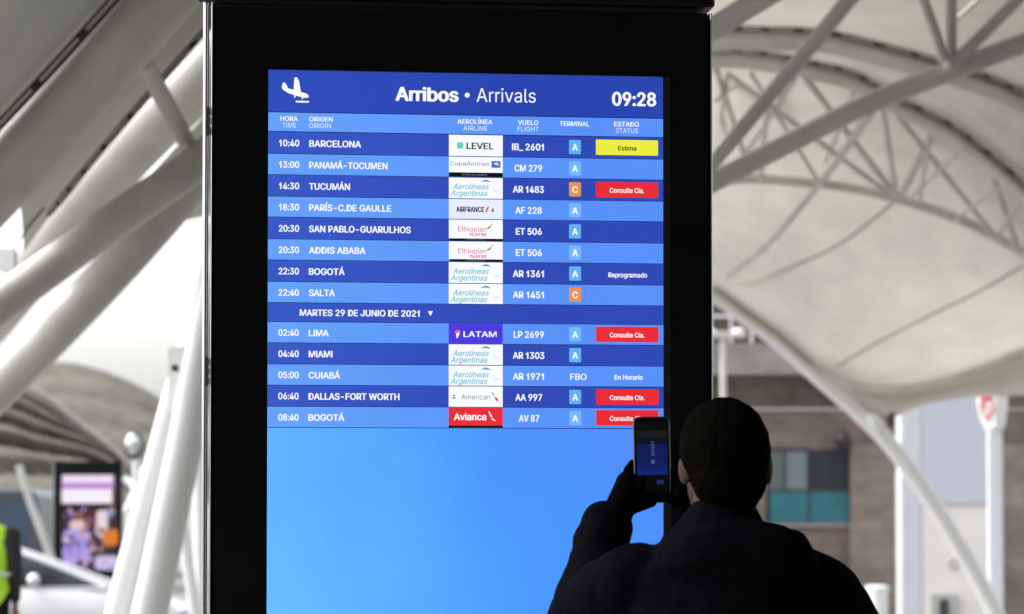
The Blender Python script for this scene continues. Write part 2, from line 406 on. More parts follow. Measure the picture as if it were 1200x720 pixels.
# rows follow the panel, which is seen a little from the side: measured at its left edge
def KF(px, pyl):
    z = KS(314, pyl)[1]; u = KS(px, 300)[0]; return (u, z)
WHITE = em((250, 251, 255)); WHITE2 = em((232, 242, 255))
NAVY = em((22, 34, 104))
DARKB = em((58, 92, 204), (45, 70, 178), 0, .0, .55); LIGHTB = em((104, 166, 252), (86, 142, 250), 0, .0, .75)  # row and header ramps paint in the brighter left side from the viewing angle
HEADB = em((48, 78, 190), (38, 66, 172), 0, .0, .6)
BADGEA = em((98, 178, 244)); BADGEA2 = em((118, 186, 252)); BADGEC = em((232, 148, 78)); RED = em((236, 44, 52)); YEL = em((236, 240, 62)); INK = em((40, 44, 30)); BLK = em((10, 12, 22))
LW = em((250, 252, 255)); LW2 = em((232, 238, 252)); TEAL = em((96, 214, 186)); TXT = em((24, 26, 52)); CPB = em((72, 108, 190)); ARB = em((112, 190, 212)); ARB2 = em((78, 150, 205)); ETP = em((214, 60, 128)); ETG = em((130, 160, 70)); ETY = em((226, 190, 60)); LAT = em((76, 60, 226)); PNK = em((255, 110, 140)); GRYT = em((110, 118, 134)); PALE = em((206, 222, 234))
p = Panel(KF)
p.rect(314, 82, 777.4, 501.5, NAVY, .0032); p.build('list_ground', screen)
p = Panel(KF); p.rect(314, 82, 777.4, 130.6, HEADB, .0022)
# aircraft coming down onto a line
pl = [(330.5,97.5),(332,96),(334,97),(336.5,102.5),(343.5,104.5),(344.5,91),(347,90.5),(349,92),(351.5,104.5),(352,107),(358.5,109),(361.5,111.5),(361,113.5),(357,114),(346,111.5),(338,109),(331,105.5),(329.5,103)]
cx = [(345, 101), (340, 106)]
for tri in (((330.5,97.5),(332.5,96),(335,99),(337,103.5),(331.5,105.3),(329.6,102.5)), ((337,103.2),(343.6,104.8),(352,107.2),(358.5,109),(361.4,111.4),(361,113.6),(357,114.2),(346,111.6),(338,109),(331.4,105.2)), ((343.6,105),(344.2,91.4),(346,89.8),(348,90.6),(350,95),(352,107.2))):
    p.poly(tri, WHITE, .0012)
p.poly([(344.5,110.6),(346.6,111.2),(345,114.4),(344,114.2)], WHITE, .0012); p.poly([(354,112.8),(356,113.6),(353.6,115.6),(352.8,115)], WHITE, .0012)
p.rect(346, 117.6, 361.5, 119.6, WHITE, .0012)
p.text('Arribos', 463, 537.5, 115.2, 16, WHITE, .0012, .034)
cir = [(547.5 + 3 * math.cos(R(a)), 107.5 + 3 * math.sin(R(a))) for a in range(0, 360, 30)]; p.poly(cir, WHITE, .0012)
p.text('Arrivals', 558.5, 628, 115, 16, WHITE, .0012, .002)
p.text('09:28', 717.5, 769.5, 116.5, 16, WHITE, .0012, .034)
p.build('header_bar', screen)
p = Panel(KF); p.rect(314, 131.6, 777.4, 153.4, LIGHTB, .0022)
for a, c, x0, x1, z0, z1 in (('HORA', 'TIME', 328, 348.5, 330.5, 346.5), ('ORIGEN', 'ORIGIN', 362, 389.5, 362, 387.5), ('AEROLÍNEA', 'AIRLINE', 536, 577, 543, 571), ('VUELO', 'FLIGHT', 607, 631, 606.5, 631.5), ('ESTADO', 'STATUS', 720, 749, 722, 748)):
    p.text(a, x0, x1, 141.4, 5.4, WHITE, .0012, .02); p.text(c, z0, z1, 149.2, 5.6, WHITE2, .0012, .0)
p.text('TERMINAL', 656, 691, 142, 5.6, WHITE, .0012, .02)
p.build('column_heading_bar', screen)

EDG = [154, 179.9, 204.5, 230.0, 254.2, 280, 304.5, 330, 354.5, 377.1, 401.6, 426.7, 451.3, 476.4, 501]
ROWS = [('10:40', 'BARCELONA', 423, 'IB_ 2601', 'A', 'yel', 'L'), ('13:00', 'PANAMÁ-TOCUMEN', 454, 'CM 279', 'A', None, 'CM'), ('14:30', 'TUCUMÁN', 410, 'AR 1483', 'C', 'red', 'AR'),
        ('18:30', 'PARÍS-C.DE GAULLE', 458.5, 'AF 228', 'A', None, 'AF'), ('20:30', 'SAN PABLO-GUARULHOS', 481.5, 'ET 506', 'A', None, 'ET'), ('20:30', 'ADDIS ABABA', 428.5, 'ET 506', 'A', None, 'ET'),
        ('22:30', 'BOGOTÁ', 404, 'AR 1361', 'A', 'Reprogramado', 'AR'), ('22:40', 'SALTA', 392.5, 'AR 1451', 'C', None, 'AR'), None,
        ('02:40', 'LIMA', 385.5, 'LP 2699', 'A', 'red', 'LA'), ('04:40', 'MIAMI', 390, 'AR 1303', 'A', None, 'AR'), ('05:00', 'CUIABÁ', 399, 'AR 1971', 'FBO', 'En Horario', 'AR'), ('06:40', 'DALLAS-FORT WORTH', 468.5, 'AA 997', 'A', 'red', 'AA'), ('08:40', 'BOGOTÁ', 404, 'AV 87', 'A', 'red', 'AV')]
FL = {'IB_ 2601': (600, 637.5), 'CM 279': (603, 635.5), 'AR 1483': (601, 637.5), 'AF 228': (604, 635), 'ET 506': (604.5, 635), 'AR 1361': (601, 637.5), 'AR 1451': (601, 637.5), 'LP 2699': (602, 637.5), 'AR 1303': (601, 638), 'AR 1971': (601, 637.5), 'AA 997': (604, 635.5), 'AV 87': (608, 632)}
LX0, LX1 = 526, 589.2
def logo(kind, y0, y1):
    q = Panel(KF); H = y1 - y0; yy = .0012; yt = .0004
    if kind == 'L':
        q.rect(LX0, y0, LX1, y1, LW, yy); q.rect(535.5, y0 + 9, 543, y0 + 16.4, TEAL, yt, .8); q.text('LEVEL', 546.5, 578.5, y0 + 16.6, 7.6, TXT, yt, .024)
    elif kind == 'CM':
        q.rect(LX0, y0, LX1, y1 - 5.2, LW, yy); q.rect(LX0, y1 - 5.2, LX1, y1, BLK, yy); q.text('CopaAirlines', 527.5, 573.5, y0 + 10.4, 4.6, CPB, yt, .0)
        q.rect(576, y0 + 4.5, 586.5, y0 + 12.5, CPB, yt); q.poly([(578, y0 + 7), (583, y0 + 6), (585, y0 + 10), (580, y0 + 9)], PALE, .0001)
        q.text('STAR ALLIANCE', 541, 571, y1 - 1.6, 2.0, GRYT, yt, .02)
    elif kind == 'AR':
        q.rect(LX0, y0, LX1, y1, LW, yy); q.text('Aerolíneas', 530.5, 573, y0 + 13.8, 6.6, ARB, yt, .014, .28); q.text('Argentinas', 528, 571.5, y0 + 21.6, 6.6, ARB, yt, .014, .28)
        q.poly([(563, y0 + 4.6), (569, y0 + 2.0), (572, y0 + 2.6), (575.5, y0 + 5.2), (570, y0 + 4.4)], ARB2, yt)
        for k in range(14):
            a0, a1 = R(k * 22 - 60), R(k * 22 - 48); q.poly([(582 + r * math.cos(a), y0 + 15.5 + r * math.sin(a)) for a, r in ((a0, 4.2), (a1, 4.2), (a1, 4.8), (a0, 4.8))], PALE, yt)
        q.rect(579.6, y0 + 14.8, 584, y0 + 16.2, PALE, yt)
    elif kind == 'AF':
        q.rect(LX0, y0, LX1, y1, LW2, yy); q.text('AIRFRANCE', 534.5, 567.5, y0 + 15, 6.2, TXT, yt, .034)
        q.poly([(568.8, y0 + 15), (570.6, y0 + 15), (573.4, y0 + 8.4), (571.4, y0 + 8.4)], RED, yt)
        q.poly([(575.6, y0 + 14.6), (579, y0 + 14.6), (578, y0 + 10.4), (576.6, y0 + 10.4)], GRYT, yt)
    elif kind == 'ET':
        q.rect(LX0, y0, LX1, y1 - 2.6, LW, yy); q.rect(LX0 + 1, y1 - 2.6, LX1, y1, BLK, yy); q.text('STAR ALLIANCE', 547, 569, y1 - .6, 1.3, GRYT, yt, .02)
        q.text('Ethiopian', 537, 570, y0 + 14, 5.8, ETP, yt, .0); q.text('የኢትዮጵያ', 550.5, 570, y0 + 19.4, 2.6, ETP, yt, .03)
        q.poly([(570, y0 + 10.2), (574, y0 + 6.6), (576, y0 + 8.4), (572.4, y0 + 10.6)], ETG, yt); q.poly([(572.6, y0 + 8.2), (577.5, y0 + 3.2), (577.9, y0 + 4.6), (574.8, y0 + 8.2)], ETY, yt)
    elif kind == 'LA':
        q.rect(LX0, y0, LX1, y1, LAT, yy); q.text('LATAM', 543, 582, y0 + 15.6, 6.6, WHITE, yt, .02)
        q.poly([(532.6, y0 + 9.2), (537, y0 + 7.2), (539.6, y0 + 8.6), (536, y0 + 11.6), (534, y0 + 11.4)], PNK, yt); q.poly([(534.4, y0 + 12), (538.6, y0 + 9.8), (538.4, y0 + 12.8), (536.6, y0 + 16.6), (535, y0 + 17.6)], WHITE, yt)
    elif kind == 'AA':
        q.rect(LX0, y0, LX1, y1, LW, yy); q.text('American', 541, 574.5, y0 + 15.4, 6, GRYT, yt, .002)
        q.poly([(575.6, y0 + 6.6), (577.6, y0 + 7.2), (579.8, y0 + 10.8), (578, y0 + 10.6)], ARB2, yt); q.poly([(579.2, y0 + 12.2), (581.6, y0 + 12.6), (584.8, y0 + 17), (581.4, y0 + 17)], RED, yt)
        q.rect(530.6, y0 + 10.2, 533.6, y0 + 11.6, GRYT, yt); q.rect(530.2, y0 + 12.8, 534, y0 + 14.6, GRYT, yt)
    elif kind == 'AV':
        q.rect(LX0, y0, LX1, y1 - 2.4, RED, yy); q.rect(LX0, y1 - 2.4, LX1, y1, BLK, yy); q.text('Avianca', 532, 570, y0 + 14.6, 8, WHITE, yt, .03)
        q.poly([(572.4, y0 + 4.4), (574, y0 + 4.8), (577.4, y0 + 11.6), (574.6, y0 + 10.6)], WHITE, yt); q.poly([(575.4, y0 + 12.4), (578.4, y0 + 13), (581.6, y0 + 15.8), (577.6, y0 + 15)], WHITE, yt)
    o = q.build('airline_logo', screen); return o
LDESC = {'L': 'white logo tile with teal square', 'CM': 'white logo tile with blue emblem and black strip', 'AF': 'white logo tile with red stroke', 'LA': 'violet logo tile', 'AV': 'red logo tile', 'ET': 'white logo tile with pink writing and black strip', 'AA': 'white logo tile with grey writing', 'AR': 'white logo tile with pale blue slanted writing'}
for i, r in enumerate(ROWS):
    y0, y1 = EDG[i] + .35, EDG[i + 1] - .35; mid = (y0 + y1) / 2
    dark = i in (0, 2, 4, 6, 8, 10, 12)
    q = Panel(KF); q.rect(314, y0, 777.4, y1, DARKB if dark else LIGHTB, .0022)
    if r is None:
        q.text('MARTES 29 DE JUNIO DE 2021', 351.5, 492, mid + 4, 7.4, WHITE, .0012, .028); q.poly([(501.5, mid - 2.6), (507.5, mid - 2.6), (504.5, mid + 3.2)], WHITE, .0012)
        q.build('date_row', screen); continue
    t, org, ox, fl, term, st, lg = r
    tm = WHITE
    q.text(t, 326.5, 350.5, mid + 4.1, 7.6, tm, .0012, .028); q.text(org, 362, ox, mid + 4.3, 7.6, tm, .0012, .028)
    fx = FL[fl]; q.text(fl, fx[0], fx[1], mid + 4.5, 7.8, tm, .0012, .028)
    if term == 'FBO': q.text('FBO', 668, 687.5, mid + 4.4, 7.4, WHITE2, .0012, .026)
    if st in ('Reprogramado', 'En Horario'):
        x0, x1 = (713, 758.5) if st[0] == 'R' else (720, 753); q.text(st, x0, x1, mid + 3.8, 5.6, tm, .0012, .024)
    q.build('flight_row', screen)
    o = logo(lg, y0 + .2, y1 - .1); o['label'] = LDESC[lg]
    if term in 'AC':
        q = Panel(KF); q.rect(667, mid - 8.6, 681, mid + 8.4, BADGEC if term == 'C' else (BADGEA if dark else BADGEA2), .0012, 1.6)
        q.text(term, 670.6, 677.4, mid + 4, 7.6, WHITE, .0004, .03); o = q.build('terminal_badge', screen); o['label'] = 'orange badge with a C' if term == 'C' else 'pale blue badge with an A'
    if st in ('red', 'yel'):
        q = Panel(KF); q.rect(698.5, mid - 9.4, 771.5, mid + 8.8, RED if st == 'red' else YEL, .0012, 1.2)
        if st == 'red': q.text('Consulte Cía.', 714.5, 755, mid + 3.2, 5.6, WHITE, .0004, .022)
        else: q.text('Estima', 724.5, 746, mid + 3.2, 5.4, INK, .0004, .022)
        o = q.build('status_badge', screen); o['label'] = 'red badge' if st == 'red' else 'yellow badge'

# ------------------------------------------------------------------ the man with the phone
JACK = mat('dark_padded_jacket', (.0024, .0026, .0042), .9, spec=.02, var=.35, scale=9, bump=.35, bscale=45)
TROU = mat('dark_trousers', (.012, .012, .014), .9, spec=.1, var=.2, scale=14)
SKIN = mat('skin', (.055, .023, .015), .6, spec=.2, var=.12, scale=30, bump=.1, bscale=160)
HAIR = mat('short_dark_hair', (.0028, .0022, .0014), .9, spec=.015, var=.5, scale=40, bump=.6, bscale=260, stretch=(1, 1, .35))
SHOE = mat('shoe', (.02, .018, .016), .5)
HC = P(847, 541, 4.86)                                # middle of the skull
man = thing('person', 'man in dark jacket seen from behind, photographing the arrivals list with his phone', 'person', (HC.x, HC.y, 0))
O = Vector(man.location)
def L(p): return p - O
def Q(px, py, D): return L(P(px, py, D))
hc = L(HC); yaw = Matrix.Rotation(R(11), 3, 'Z'); tilt = Matrix.Rotation(R(4), 3, 'X')
rot = yaw @ tilt
def H(x, y, z): return hc + rot @ Vector((x, y, z))    # head space: y ahead, z up
m = MB()
m.ell(H(0, -.004, .018), (.076, .096, .092), rot); m.ell(H(0, .035, -.045), (.058, .062, .078), rot)
m.ell(H(0, .058, -.088), (.036, .036, .03), rot)                           # chin
m.cap(H(0, .094, .012), H(0, .116, -.03), .009, .014, 10)                  # nose
m.ell(H(0, .086, .03), (.05, .014, .012), rot)                             # brow
m.ell(H(0, .090, -.062), (.024, .012, .009), rot)                          # lips
for s in (-1, 1):
    m.ell(H(s * .045, .062, -.02), (.024, .026, .024), rot)                # cheek
    er = rot @ Matrix.Rotation(R(-24 * s), 3, 'Z'); eo = .0745 if s < 0 else .090
    m.ell(H(s * eo, -.002, -.014), (.008, .019, .031), er)               # ear
    m.ell(H(s * (eo - .003), .008, -.03), (.009, .011, .016), er)
m.cap(H(0, -.02, -.07), Q(846, 640, 4.83), .061, .064)                       # neck
# trunk and limbs below the clothes
sL, sR = Q(748, 690, 4.87), Q(950, 686, 4.87)
hipz = .93
m.ell(Vector((0, -.02, 1.22)), (.16, .10, .26)); m.ell(Vector((0, -.02, .98)), (.155, .11, .13))
elL, wrL = Q(684, 735, 5.04), Q(722, 606, 5.17); elR, wrR = Q(975, 800, 5.06), Q(812, 622, 5.18)
for sh, el, wr in ((sL, elL, wrL), (sR, elR, wrR)):
    m.cap(Vector((0, -.02, sh.z - .04)) * .4 + sh * .6, sh, .06, .052); m.cap(sh, el, .05, .042); m.cap(el, wr, .042, .028)
for s in (-1, 1):
    hp, kn, an = Vector((s * .095, -.02, .92)), Vector((s * .11, .0, .5)), Vector((s * .115, -.03, .09))
    m.cap(hp, kn, .082, .056); m.cap(kn, an, .054, .036); m.cap(an + Vector((0, 0, -.045)), an + Vector((s * .02, .15, -.055)), .034, .028)
# hands: palm, four curled fingers and a thumb each, rooted in the palm
remesh(m, 'body', SKIN, .0042, 3, man)
GLOVE = mat('black_knit_glove', (.0022, .0021, .0024), .95, spec=.01, var=.3, scale=60, bump=.3, bscale=300)
def hand(wr, palm_a, palm_b, fingers):
    m = MB()
    m.cap(wr, palm_a, .033, .030, 12); m.cap(palm_a, palm_b, .030, .024, 12)
    for pts, r in fingers:
        for a, c in zip(pts[:-1], pts[1:]): m.cap(a, c, r, r * .93, 10)
    if palm_a.x < -.1: m.cap(palm_a + Vector((.004, -.006, -.012)), Q(761, 586, 5.186), .026, .017, 12); m.cap(palm_a, Q(748, 578, 5.235), .024, .018, 12)
    remesh(m, 'glove', GLOVE, .0035, 2, man)
pd = 5.20
hand(wrL, Q(731, 584, 5.185), Q(735, 566, 5.20), [
    ([Q(733, 566, 5.20), Q(735, 551, 5.205), Q(741, 543, 5.219), Q(756, 541, 5.226)], .0085),
    ([Q(732, 572, 5.205), Q(735, 559, 5.215), Q(743, 554, 5.226), Q(764, 553, 5.228)], .0088),
    ([Q(732, 578, 5.205), Q(736, 569, 5.218), Q(746, 566, 5.228), Q(764, 566, 5.229)], .0083),
    ([Q(733, 584, 5.20), Q(738, 579, 5.215), Q(748, 578, 5.227), Q(760, 579, 5.228)], .0074),
    ([Q(733, 592, 5.178), Q(741, 585, 5.172), Q(748, 574, 5.180), Q(752, 563, 5.184)], .0098)])
hand(wrR, Q(805, 600, 5.195), Q(798, 582, 5.20), [
    ([Q(797, 575, 5.205), Q(796, 560, 5.212), Q(790, 553, 5.222), Q(778, 551, 5.227)], .0085),
    ([Q(799, 580, 5.205), Q(799, 568, 5.22), Q(789, 563, 5.228), Q(776, 562, 5.229)], .0088),
    ([Q(800, 586, 5.205), Q(800, 576, 5.22), Q(790, 573, 5.229), Q(777, 572, 5.229)], .0083),
    ([Q(801, 592, 5.20), Q(799, 584, 5.218), Q(790, 583, 5.228), Q(780, 583, 5.229)], .0074),
    ([Q(800, 590, 5.185), Q(791, 588, 5.176), Q(782, 584, 5.178), Q(775, 581, 5.183)], .0098)])
for s in (-1, 1):
    e = MB(); e.ell(H(s * .031, .080, .008), (.012, .012, .012), rot); e.build('eye', mat('eye_white', (.7, .7, .68), .2), man)
# hair: cap over the skull, cut short at the nape
m = MB(); m.ell(H(0, -.012, .024), (.0855, .104, .099), rot); m.ell(H(0, -.05, -.03), (.072, .06, .07), rot); m.ell(H(0, .05, .075), (.06, .045, .035), rot)
def fuzz(co, n): return co + n * (noise.noise(co * 60) * .0022 + noise.noise(co * 190) * .0016)
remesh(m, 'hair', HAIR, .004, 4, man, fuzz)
# jacket
m = MB()
nk = Q(846, 630, 4.83)
m.cap(Q(795, 702, 4.84), Q(900, 700, 4.84), .102, .102); m.ell(Vector((.01, -.03, 1.26)), (.215, .15, .24)); m.ell(Vector((.01, -.02, 1.0)), (.20, .15, .2))
m.cap(Vector((-.0, -.02, 1.05)), Vector((0, -.02, .88)), .17, .17)
for a, c, r0, r1 in ((sL, Q(800, 690, 4.84), .080, .075), (Q(953, 700, 4.87), Q(900, 668, 4.84), .086, .08), (nk, Q(846, 618, 4.85), .086, .072), (Q(796, 645, 4.86), Q(822, 625, 4.84), .044, .05)): m.cap(a, c, r0, r1)
m.ell(Q(806, 648, 4.80), (.06, .05, .04)); m.ell(Q(868, 662, 4.76), (.145, .06, .085)); m.cap(Q(795, 640, 4.84), Q(925, 650, 4.82), .04, .05)   # folded hood and collar
def sleeve(pts, radii, n, amp):
    path = catmull(pts, 12); k = len(path)
    for i in range(n):
        f = i / (n - 1); j = f * (k - 1); a = path[int(j)].lerp(path[min(int(j) + 1, k - 1)], j - int(j))
        r = radii[0] + (radii[1] - radii[0]) * f; r *= 1 + amp * (((i % 2) * 2 - 1)) * (0.6 + .4 * random.random())
        m.ell(a + Vector((random.uniform(-.004, .004), 0, random.uniform(-.004, .004))), (r, r, r), nu=16, nv=10)
sleeve([sL, sL.lerp(elL, .5) + Vector((-.01, -.01, 0)), elL], (.092, .076), 14, .03)
sleeve([elL, elL.lerp(wrL, .45) + Vector((-.010, 0, .0)), wrL + (elL - wrL) * .12 + Vector((-.012, 0, 0))], (.072, .054), 12, .055)
sleeve([Q(952, 702, 4.88), sR.lerp(elR, .5) + Vector((.03, -.01, 0)), elR], (.096, .078), 14, .03)
sleeve([elR, elR.lerp(wrR, .5), wrR + (elR - wrR) * .12], (.076, .056), 14, .03)
def crease(co, n): return co + n * (noise.noise(co * 9) * .007 + noise.noise(co * 24) * .0035)
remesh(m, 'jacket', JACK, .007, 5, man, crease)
m = MB()
for s in (-1, 1):
    m.cap(Vector((s * .09, -.02, .92)), Vector((s * .112, .0, .5)), .105, .08); m.cap(Vector((s * .112, 0, .5)), Vector((s * .117, -.03, .1)), .08, .066)
m.ell(Vector((0, -.02, .93)), (.175, .125, .11)); remesh(m, 'trousers', TROU, .01, 4, man, crease)
for s in (-1, 1):
    m = MB(); m.cap(Vector((s * .117, -.05, .05)), Vector((s * .14, .14, .042)), .048, .042); m.box((s * .127 - .045, -.09, 0), (s * .127 + .045, .17, .03)); remesh(m, 'shoe', SHOE, .006, 3, man)

# ------------------------------------------------------------------ phone
pc = P(764, 539, 5.205)
phone = thing('phone', 'black smartphone with metal rim held up in front of the arrivals list', 'phone', pc, R(3)); phone.rotation_euler = (R(-4), R(-.8), R(3))
pw, ph = .0715 / 2, .172 / 2
m = MB(); m.rbox((-pw, -.0035, -ph), (pw, .0035, ph), .007, 'y'); bevel(m.build('case', mat('phone_case', (.003, .003, .0035), .5, spec=.05), phone), .0015)
m = MB(); N = []
for k in range(41):
    t = 2 * math.pi * k / 40; cx_, cz_ = math.cos(t), math.sin(t)
    sx = abs(cx_) ** .22 * (1 if cx_ >= 0 else -1); sz = abs(cz_) ** .12 * (1 if cz_ >= 0 else -1); N.append((pw * sx, -.001, ph * sz))
m.tube(N, .0022, 8, cap=False); m.build('metal_rim', mat('rim_metal', (.13, .125, .12), .35, metal=1), phone)
def ps(px, py): return ((px - 764) / 577.0, (539 - py) / 577.0)
p = Panel(ps); p.rect(745.5, 495, 782.5, 583, em((3, 3, 4)), -.0038)
p.rect(746, 497, 782, 505, em((6, 7, 9)), -.0042); p.rect(746, 505, 782, 513, em((18, 25, 23)), -.0042); p.rect(746, 513, 782, 521, em((9, 12, 28)), -.0042)
p.rect(746, 521, 782, 557, em((11, 20, 76), (16, 38, 116), 2, .0, -.03), -.0042)
for k in range(6):
    p.rect(763.6 - (k % 2) * .6, 518 + k * 2.9, 766.4 + (k % 3) * .5, 519.8 + k * 2.9, em((64, 80, 130)), -.0044)
p.rect(762.5, 539, 767, 544, em((66, 86, 150)), -.0044, 1.5); p.rect(769, 563, 777, 568, em((26, 44, 104)), -.0044, 1)
p.build('display', phone)

# ------------------------------------------------------------------ canopy over the forecourt, east side of the kiosk
can = thing('tensile_canopy', 'pale fabric canopy on arched trusses of round steel tubes above the brick building', 'canopy', P(1010, 300, 26))
can.location.z = 0
def W(root, pts): return local(root, pts)
def rowpts(pts, n=6): return catmull([P(*q) for q in pts], n)
XS = [600, 800, 838, 880, 930, 985, 1040, 1090, 1140, 1200, 1260, 1330]
def interp(tab, x):
    tab = sorted(tab)
    if x <= tab[0][0]: (x0, y0), (x1, y1) = tab[0], tab[1]
    elif x >= tab[-1][0]: (x0, y0), (x1, y1) = tab[-2], tab[-1]
    else:
        for (x0, y0), (x1, y1) in zip(tab[:-1], tab[1:]):
            if x0 <= x <= x1: break
    return y0 + (y1 - y0) * (x - x0) / (x1 - x0)
Q1 = [(560, 120), (700, 72), (838, 50), (900, 49), (970, 53), (1053, 73), (1110, 89), (1153, 103), (1200, 123), (1260, 152), (1330, 190)]
Q2 = [(560, 150), (700, 92), (838, 72), (900, 76), (953, 86), (1000, 98), (1053, 127), (1113, 158), (1153, 187), (1200, 228), (1260, 290), (1330, 370)]
Q3 = [(560, 250), (700, 222), (838, 212), (880, 210), (930, 213), (980, 218), (1040, 230), (1090, 245), (1140, 264), (1200, 297), (1260, 335), (1330, 390)]
LOW = [(560, 290), (700, 288), (800, 318), (838, 338), (870, 362), (910, 391), (955, 430), (1000, 450), (1050, 455), (1100, 447), (1150, 432), (1200, 412), (1260, 392), (1330, 385)]
BOT = [(560, 296), (700, 294), (800, 325), (838, 345), (870, 370), (910, 399), (955, 438), (1000, 468), (1045, 491), (1080, 475), (1130, 466), (1200, 463), (1260, 466), (1330, 480)]
rows = []
def addrow(tab, D, dy=0): rows.append([P(x, interp(tab, x) + dy, D) for x in range(560, 1331, 10)])
for dy, D in ((-190, 18.2), (-120, 19.8), (-60, 21.3), (-14, 22.6)): addrow(Q1, D, dy)
addrow(Q2, 24.8, -10)
mid = [(x, .5 * interp(Q2, x) + .5 * interp(Q3, x)) for x in range(560, 1331, 30)]; addrow(mid, 26.6)
addrow(Q3, 27.6)
for f, D in ((.2, 28.1), (.4, 28.8), (.6, 29.6), (.8, 30.4)):
    addrow([(x, (1 - f) * interp(Q3, x) + f * interp(LOW, x)) for x in range(560, 1331, 10)], D)
addrow(LOW, 31.3)
rr = rows; nr = []
cols = list(zip(*rr)); cols = [catmull(c, 4) for c in cols]; rr = [list(r) for r in zip(*cols)]
m = MB(); m.loft([W(can, r) for r in rr]); m.build('membrane', FABRIC, can)
m = MB(); r0 = [P(x, interp(LOW, x), 31.3) for x in range(560, 1331, 10)]; r1 = [P(x, .5 * interp(LOW, x) + .5 * interp(BOT, x), 31.0) for x in range(560, 1331, 10)]; r2 = [P(x, interp(BOT, x), 31.2) for x in range(560, 1331, 10)]
m.loft([W(can, r) for r in (r0, r1, r2)]); m.build('membrane_skirt', FABRIC, can)
def pipe(root, name, pts, D, th, mt=STEEL, n=14, nn=6, taper=None):
    """round tube through measured points, th = thickness there"""
    q = [P(a[0], a[1], a[2] if len(a) > 2 else D) for a in pts]
    q = catmull(q, nn) if len(q) > 2 else q
    r = th / 2 / pm(D); r2 = (taper / 2 / pm(D)) if taper else r
    t = MB(); t.tube(W(root, q), [r, r2], n, m=0); return t.build(name, mt, root)
def clampstrip(root, pts, D, th, nseg, fill=.72, nm='clamp_rail'):
    q = catmull([P(a[0], a[1], a[2] if len(a) > 2 else D) for a in pts], 10); r = th / 2 / pm(D)
    t = MB(); t.tube(W(root, q), r, 8, 0)
    L_ = len(q) - 1
    for k in range(nseg):
        a = (k + .14) / nseg * L_; c = (k + .14 + fill) / nseg * L_
        def at_(s): i = min(int(s), L_ - 1); return q[i].lerp(q[i + 1], s - i)
        pts_ = [at_(a + (c - a) * z / 4) + Vector((0, -r * .95, -r * .2)) for z in range(5)]
        t.tube(W(root, pts_), r * .3, 6, 1)
    return t.build(nm, [CLAMP, GAPLIGHT], root)
pipe(can, 'arch_chord', Q1, 22.5, 22); pipe(can, 'arch_chord', Q2, 24.5, 18); pipe(can, 'arch_chord', Q3, 27.2, 11.5)
clampstrip(can, [(x, y - 14, 22.4) for x, y in Q1], 22.4, 7, 17); clampstrip(can, [(x, y - 12, 24.4) for x, y in Q2], 24.4, 6.5, 19)
for a, c, th in (((840, 83), (872, 182), 7), ((853, 87), (1040, 226), 6.5), ((838, 119), (883, 83), 5), ((900, 118), (891, 211), 7), ((930, 92), (900, 120), 6), ((943, 90), (1050, 230), 8), ((1035, 128), (1050, 229), 7),
                 ((1120, 103), (1056, 231), 8), ((1047, 130), (1165, 276), 6.5), ((1127, 177), (1066, 233), 4), ((1127, 100), (1147, 166), 8), ((1158, 190), (1192, 290), 8), ((1200, 225), (1170, 277), 6), ((1240, 270), (1200, 297), 7), ((1215, 240), (1260, 330), 7), ((931, 94), (872, 184), 5), ((853, 88), (843, 150), 6), ((1000, 110), (968, 190), 4.5), ((1180, 214), (1120, 258), 4.5), ((1090, 150), (1078, 238), 5), ((880, 86), (960, 214), 5)):
    pipe(can, 'strut', [(a[0], a[1], 24.6), (c[0], c[1], 27.0)], 26, th, n=10)
pipe(can, 'stay_tube', [(1020, 133, 24.8), (976, 196, 26.4), (948, 231, 27.3), (898, 289, 28.6), (851, 326, 30.4)], 27, 10, taper=5)
for pts in ([(1049, 236, 27.4), (991, 282, 28.2), (937, 309, 29.2), (867, 330, 30.6)], [(1199, 312, 27.9), (1145, 343, 28.5), (1092, 369, 29.3), (1035, 398, 30.2), (980, 430, 31.0)]):
    pipe(can, 'seam_cord', [(a, c, d - .12) for a, c, d in pts], 29, 3.2, SEAM, n=8)
pipe(can, 'ridge_tube', [(x, y + 1, 30.95) for x, y in LOW if 950 < x], 31, 13)
pipe(can, 'edge_tube', [(560, 296), (700, 296), (790, 318), (838, 345), (870, 369), (910, 398), (955, 438), (1000, 478), (1035, 512), (1070, 556), (1105, 609), (1140, 668), (1175, 735), (1198, 782)], 31.4, 20, STEELW)
pipe(can, 'edge_flange', [(838, 337), (870, 361), (910, 390), (955, 429), (1000, 467), (1020, 487)], 31.2, 9)
m = MB(); a = P(1020, 486, 31.1); c = P(1034, 503, 31.1); m.tube(W(can, [a, a.lerp(c, .25), a.lerp(c, .75), c]), [.05, .085, .085, .05], 14); m.build('clamp_sleeve', STEELW, can)
m = MB(); m.rbox((-.03, -.05, -.1), (.03, .05, .1), .02, 'y'); o = m.build('bracket', CLAMP, can); o.location = local(can, [P(1044, 490, 31.2)])[0]

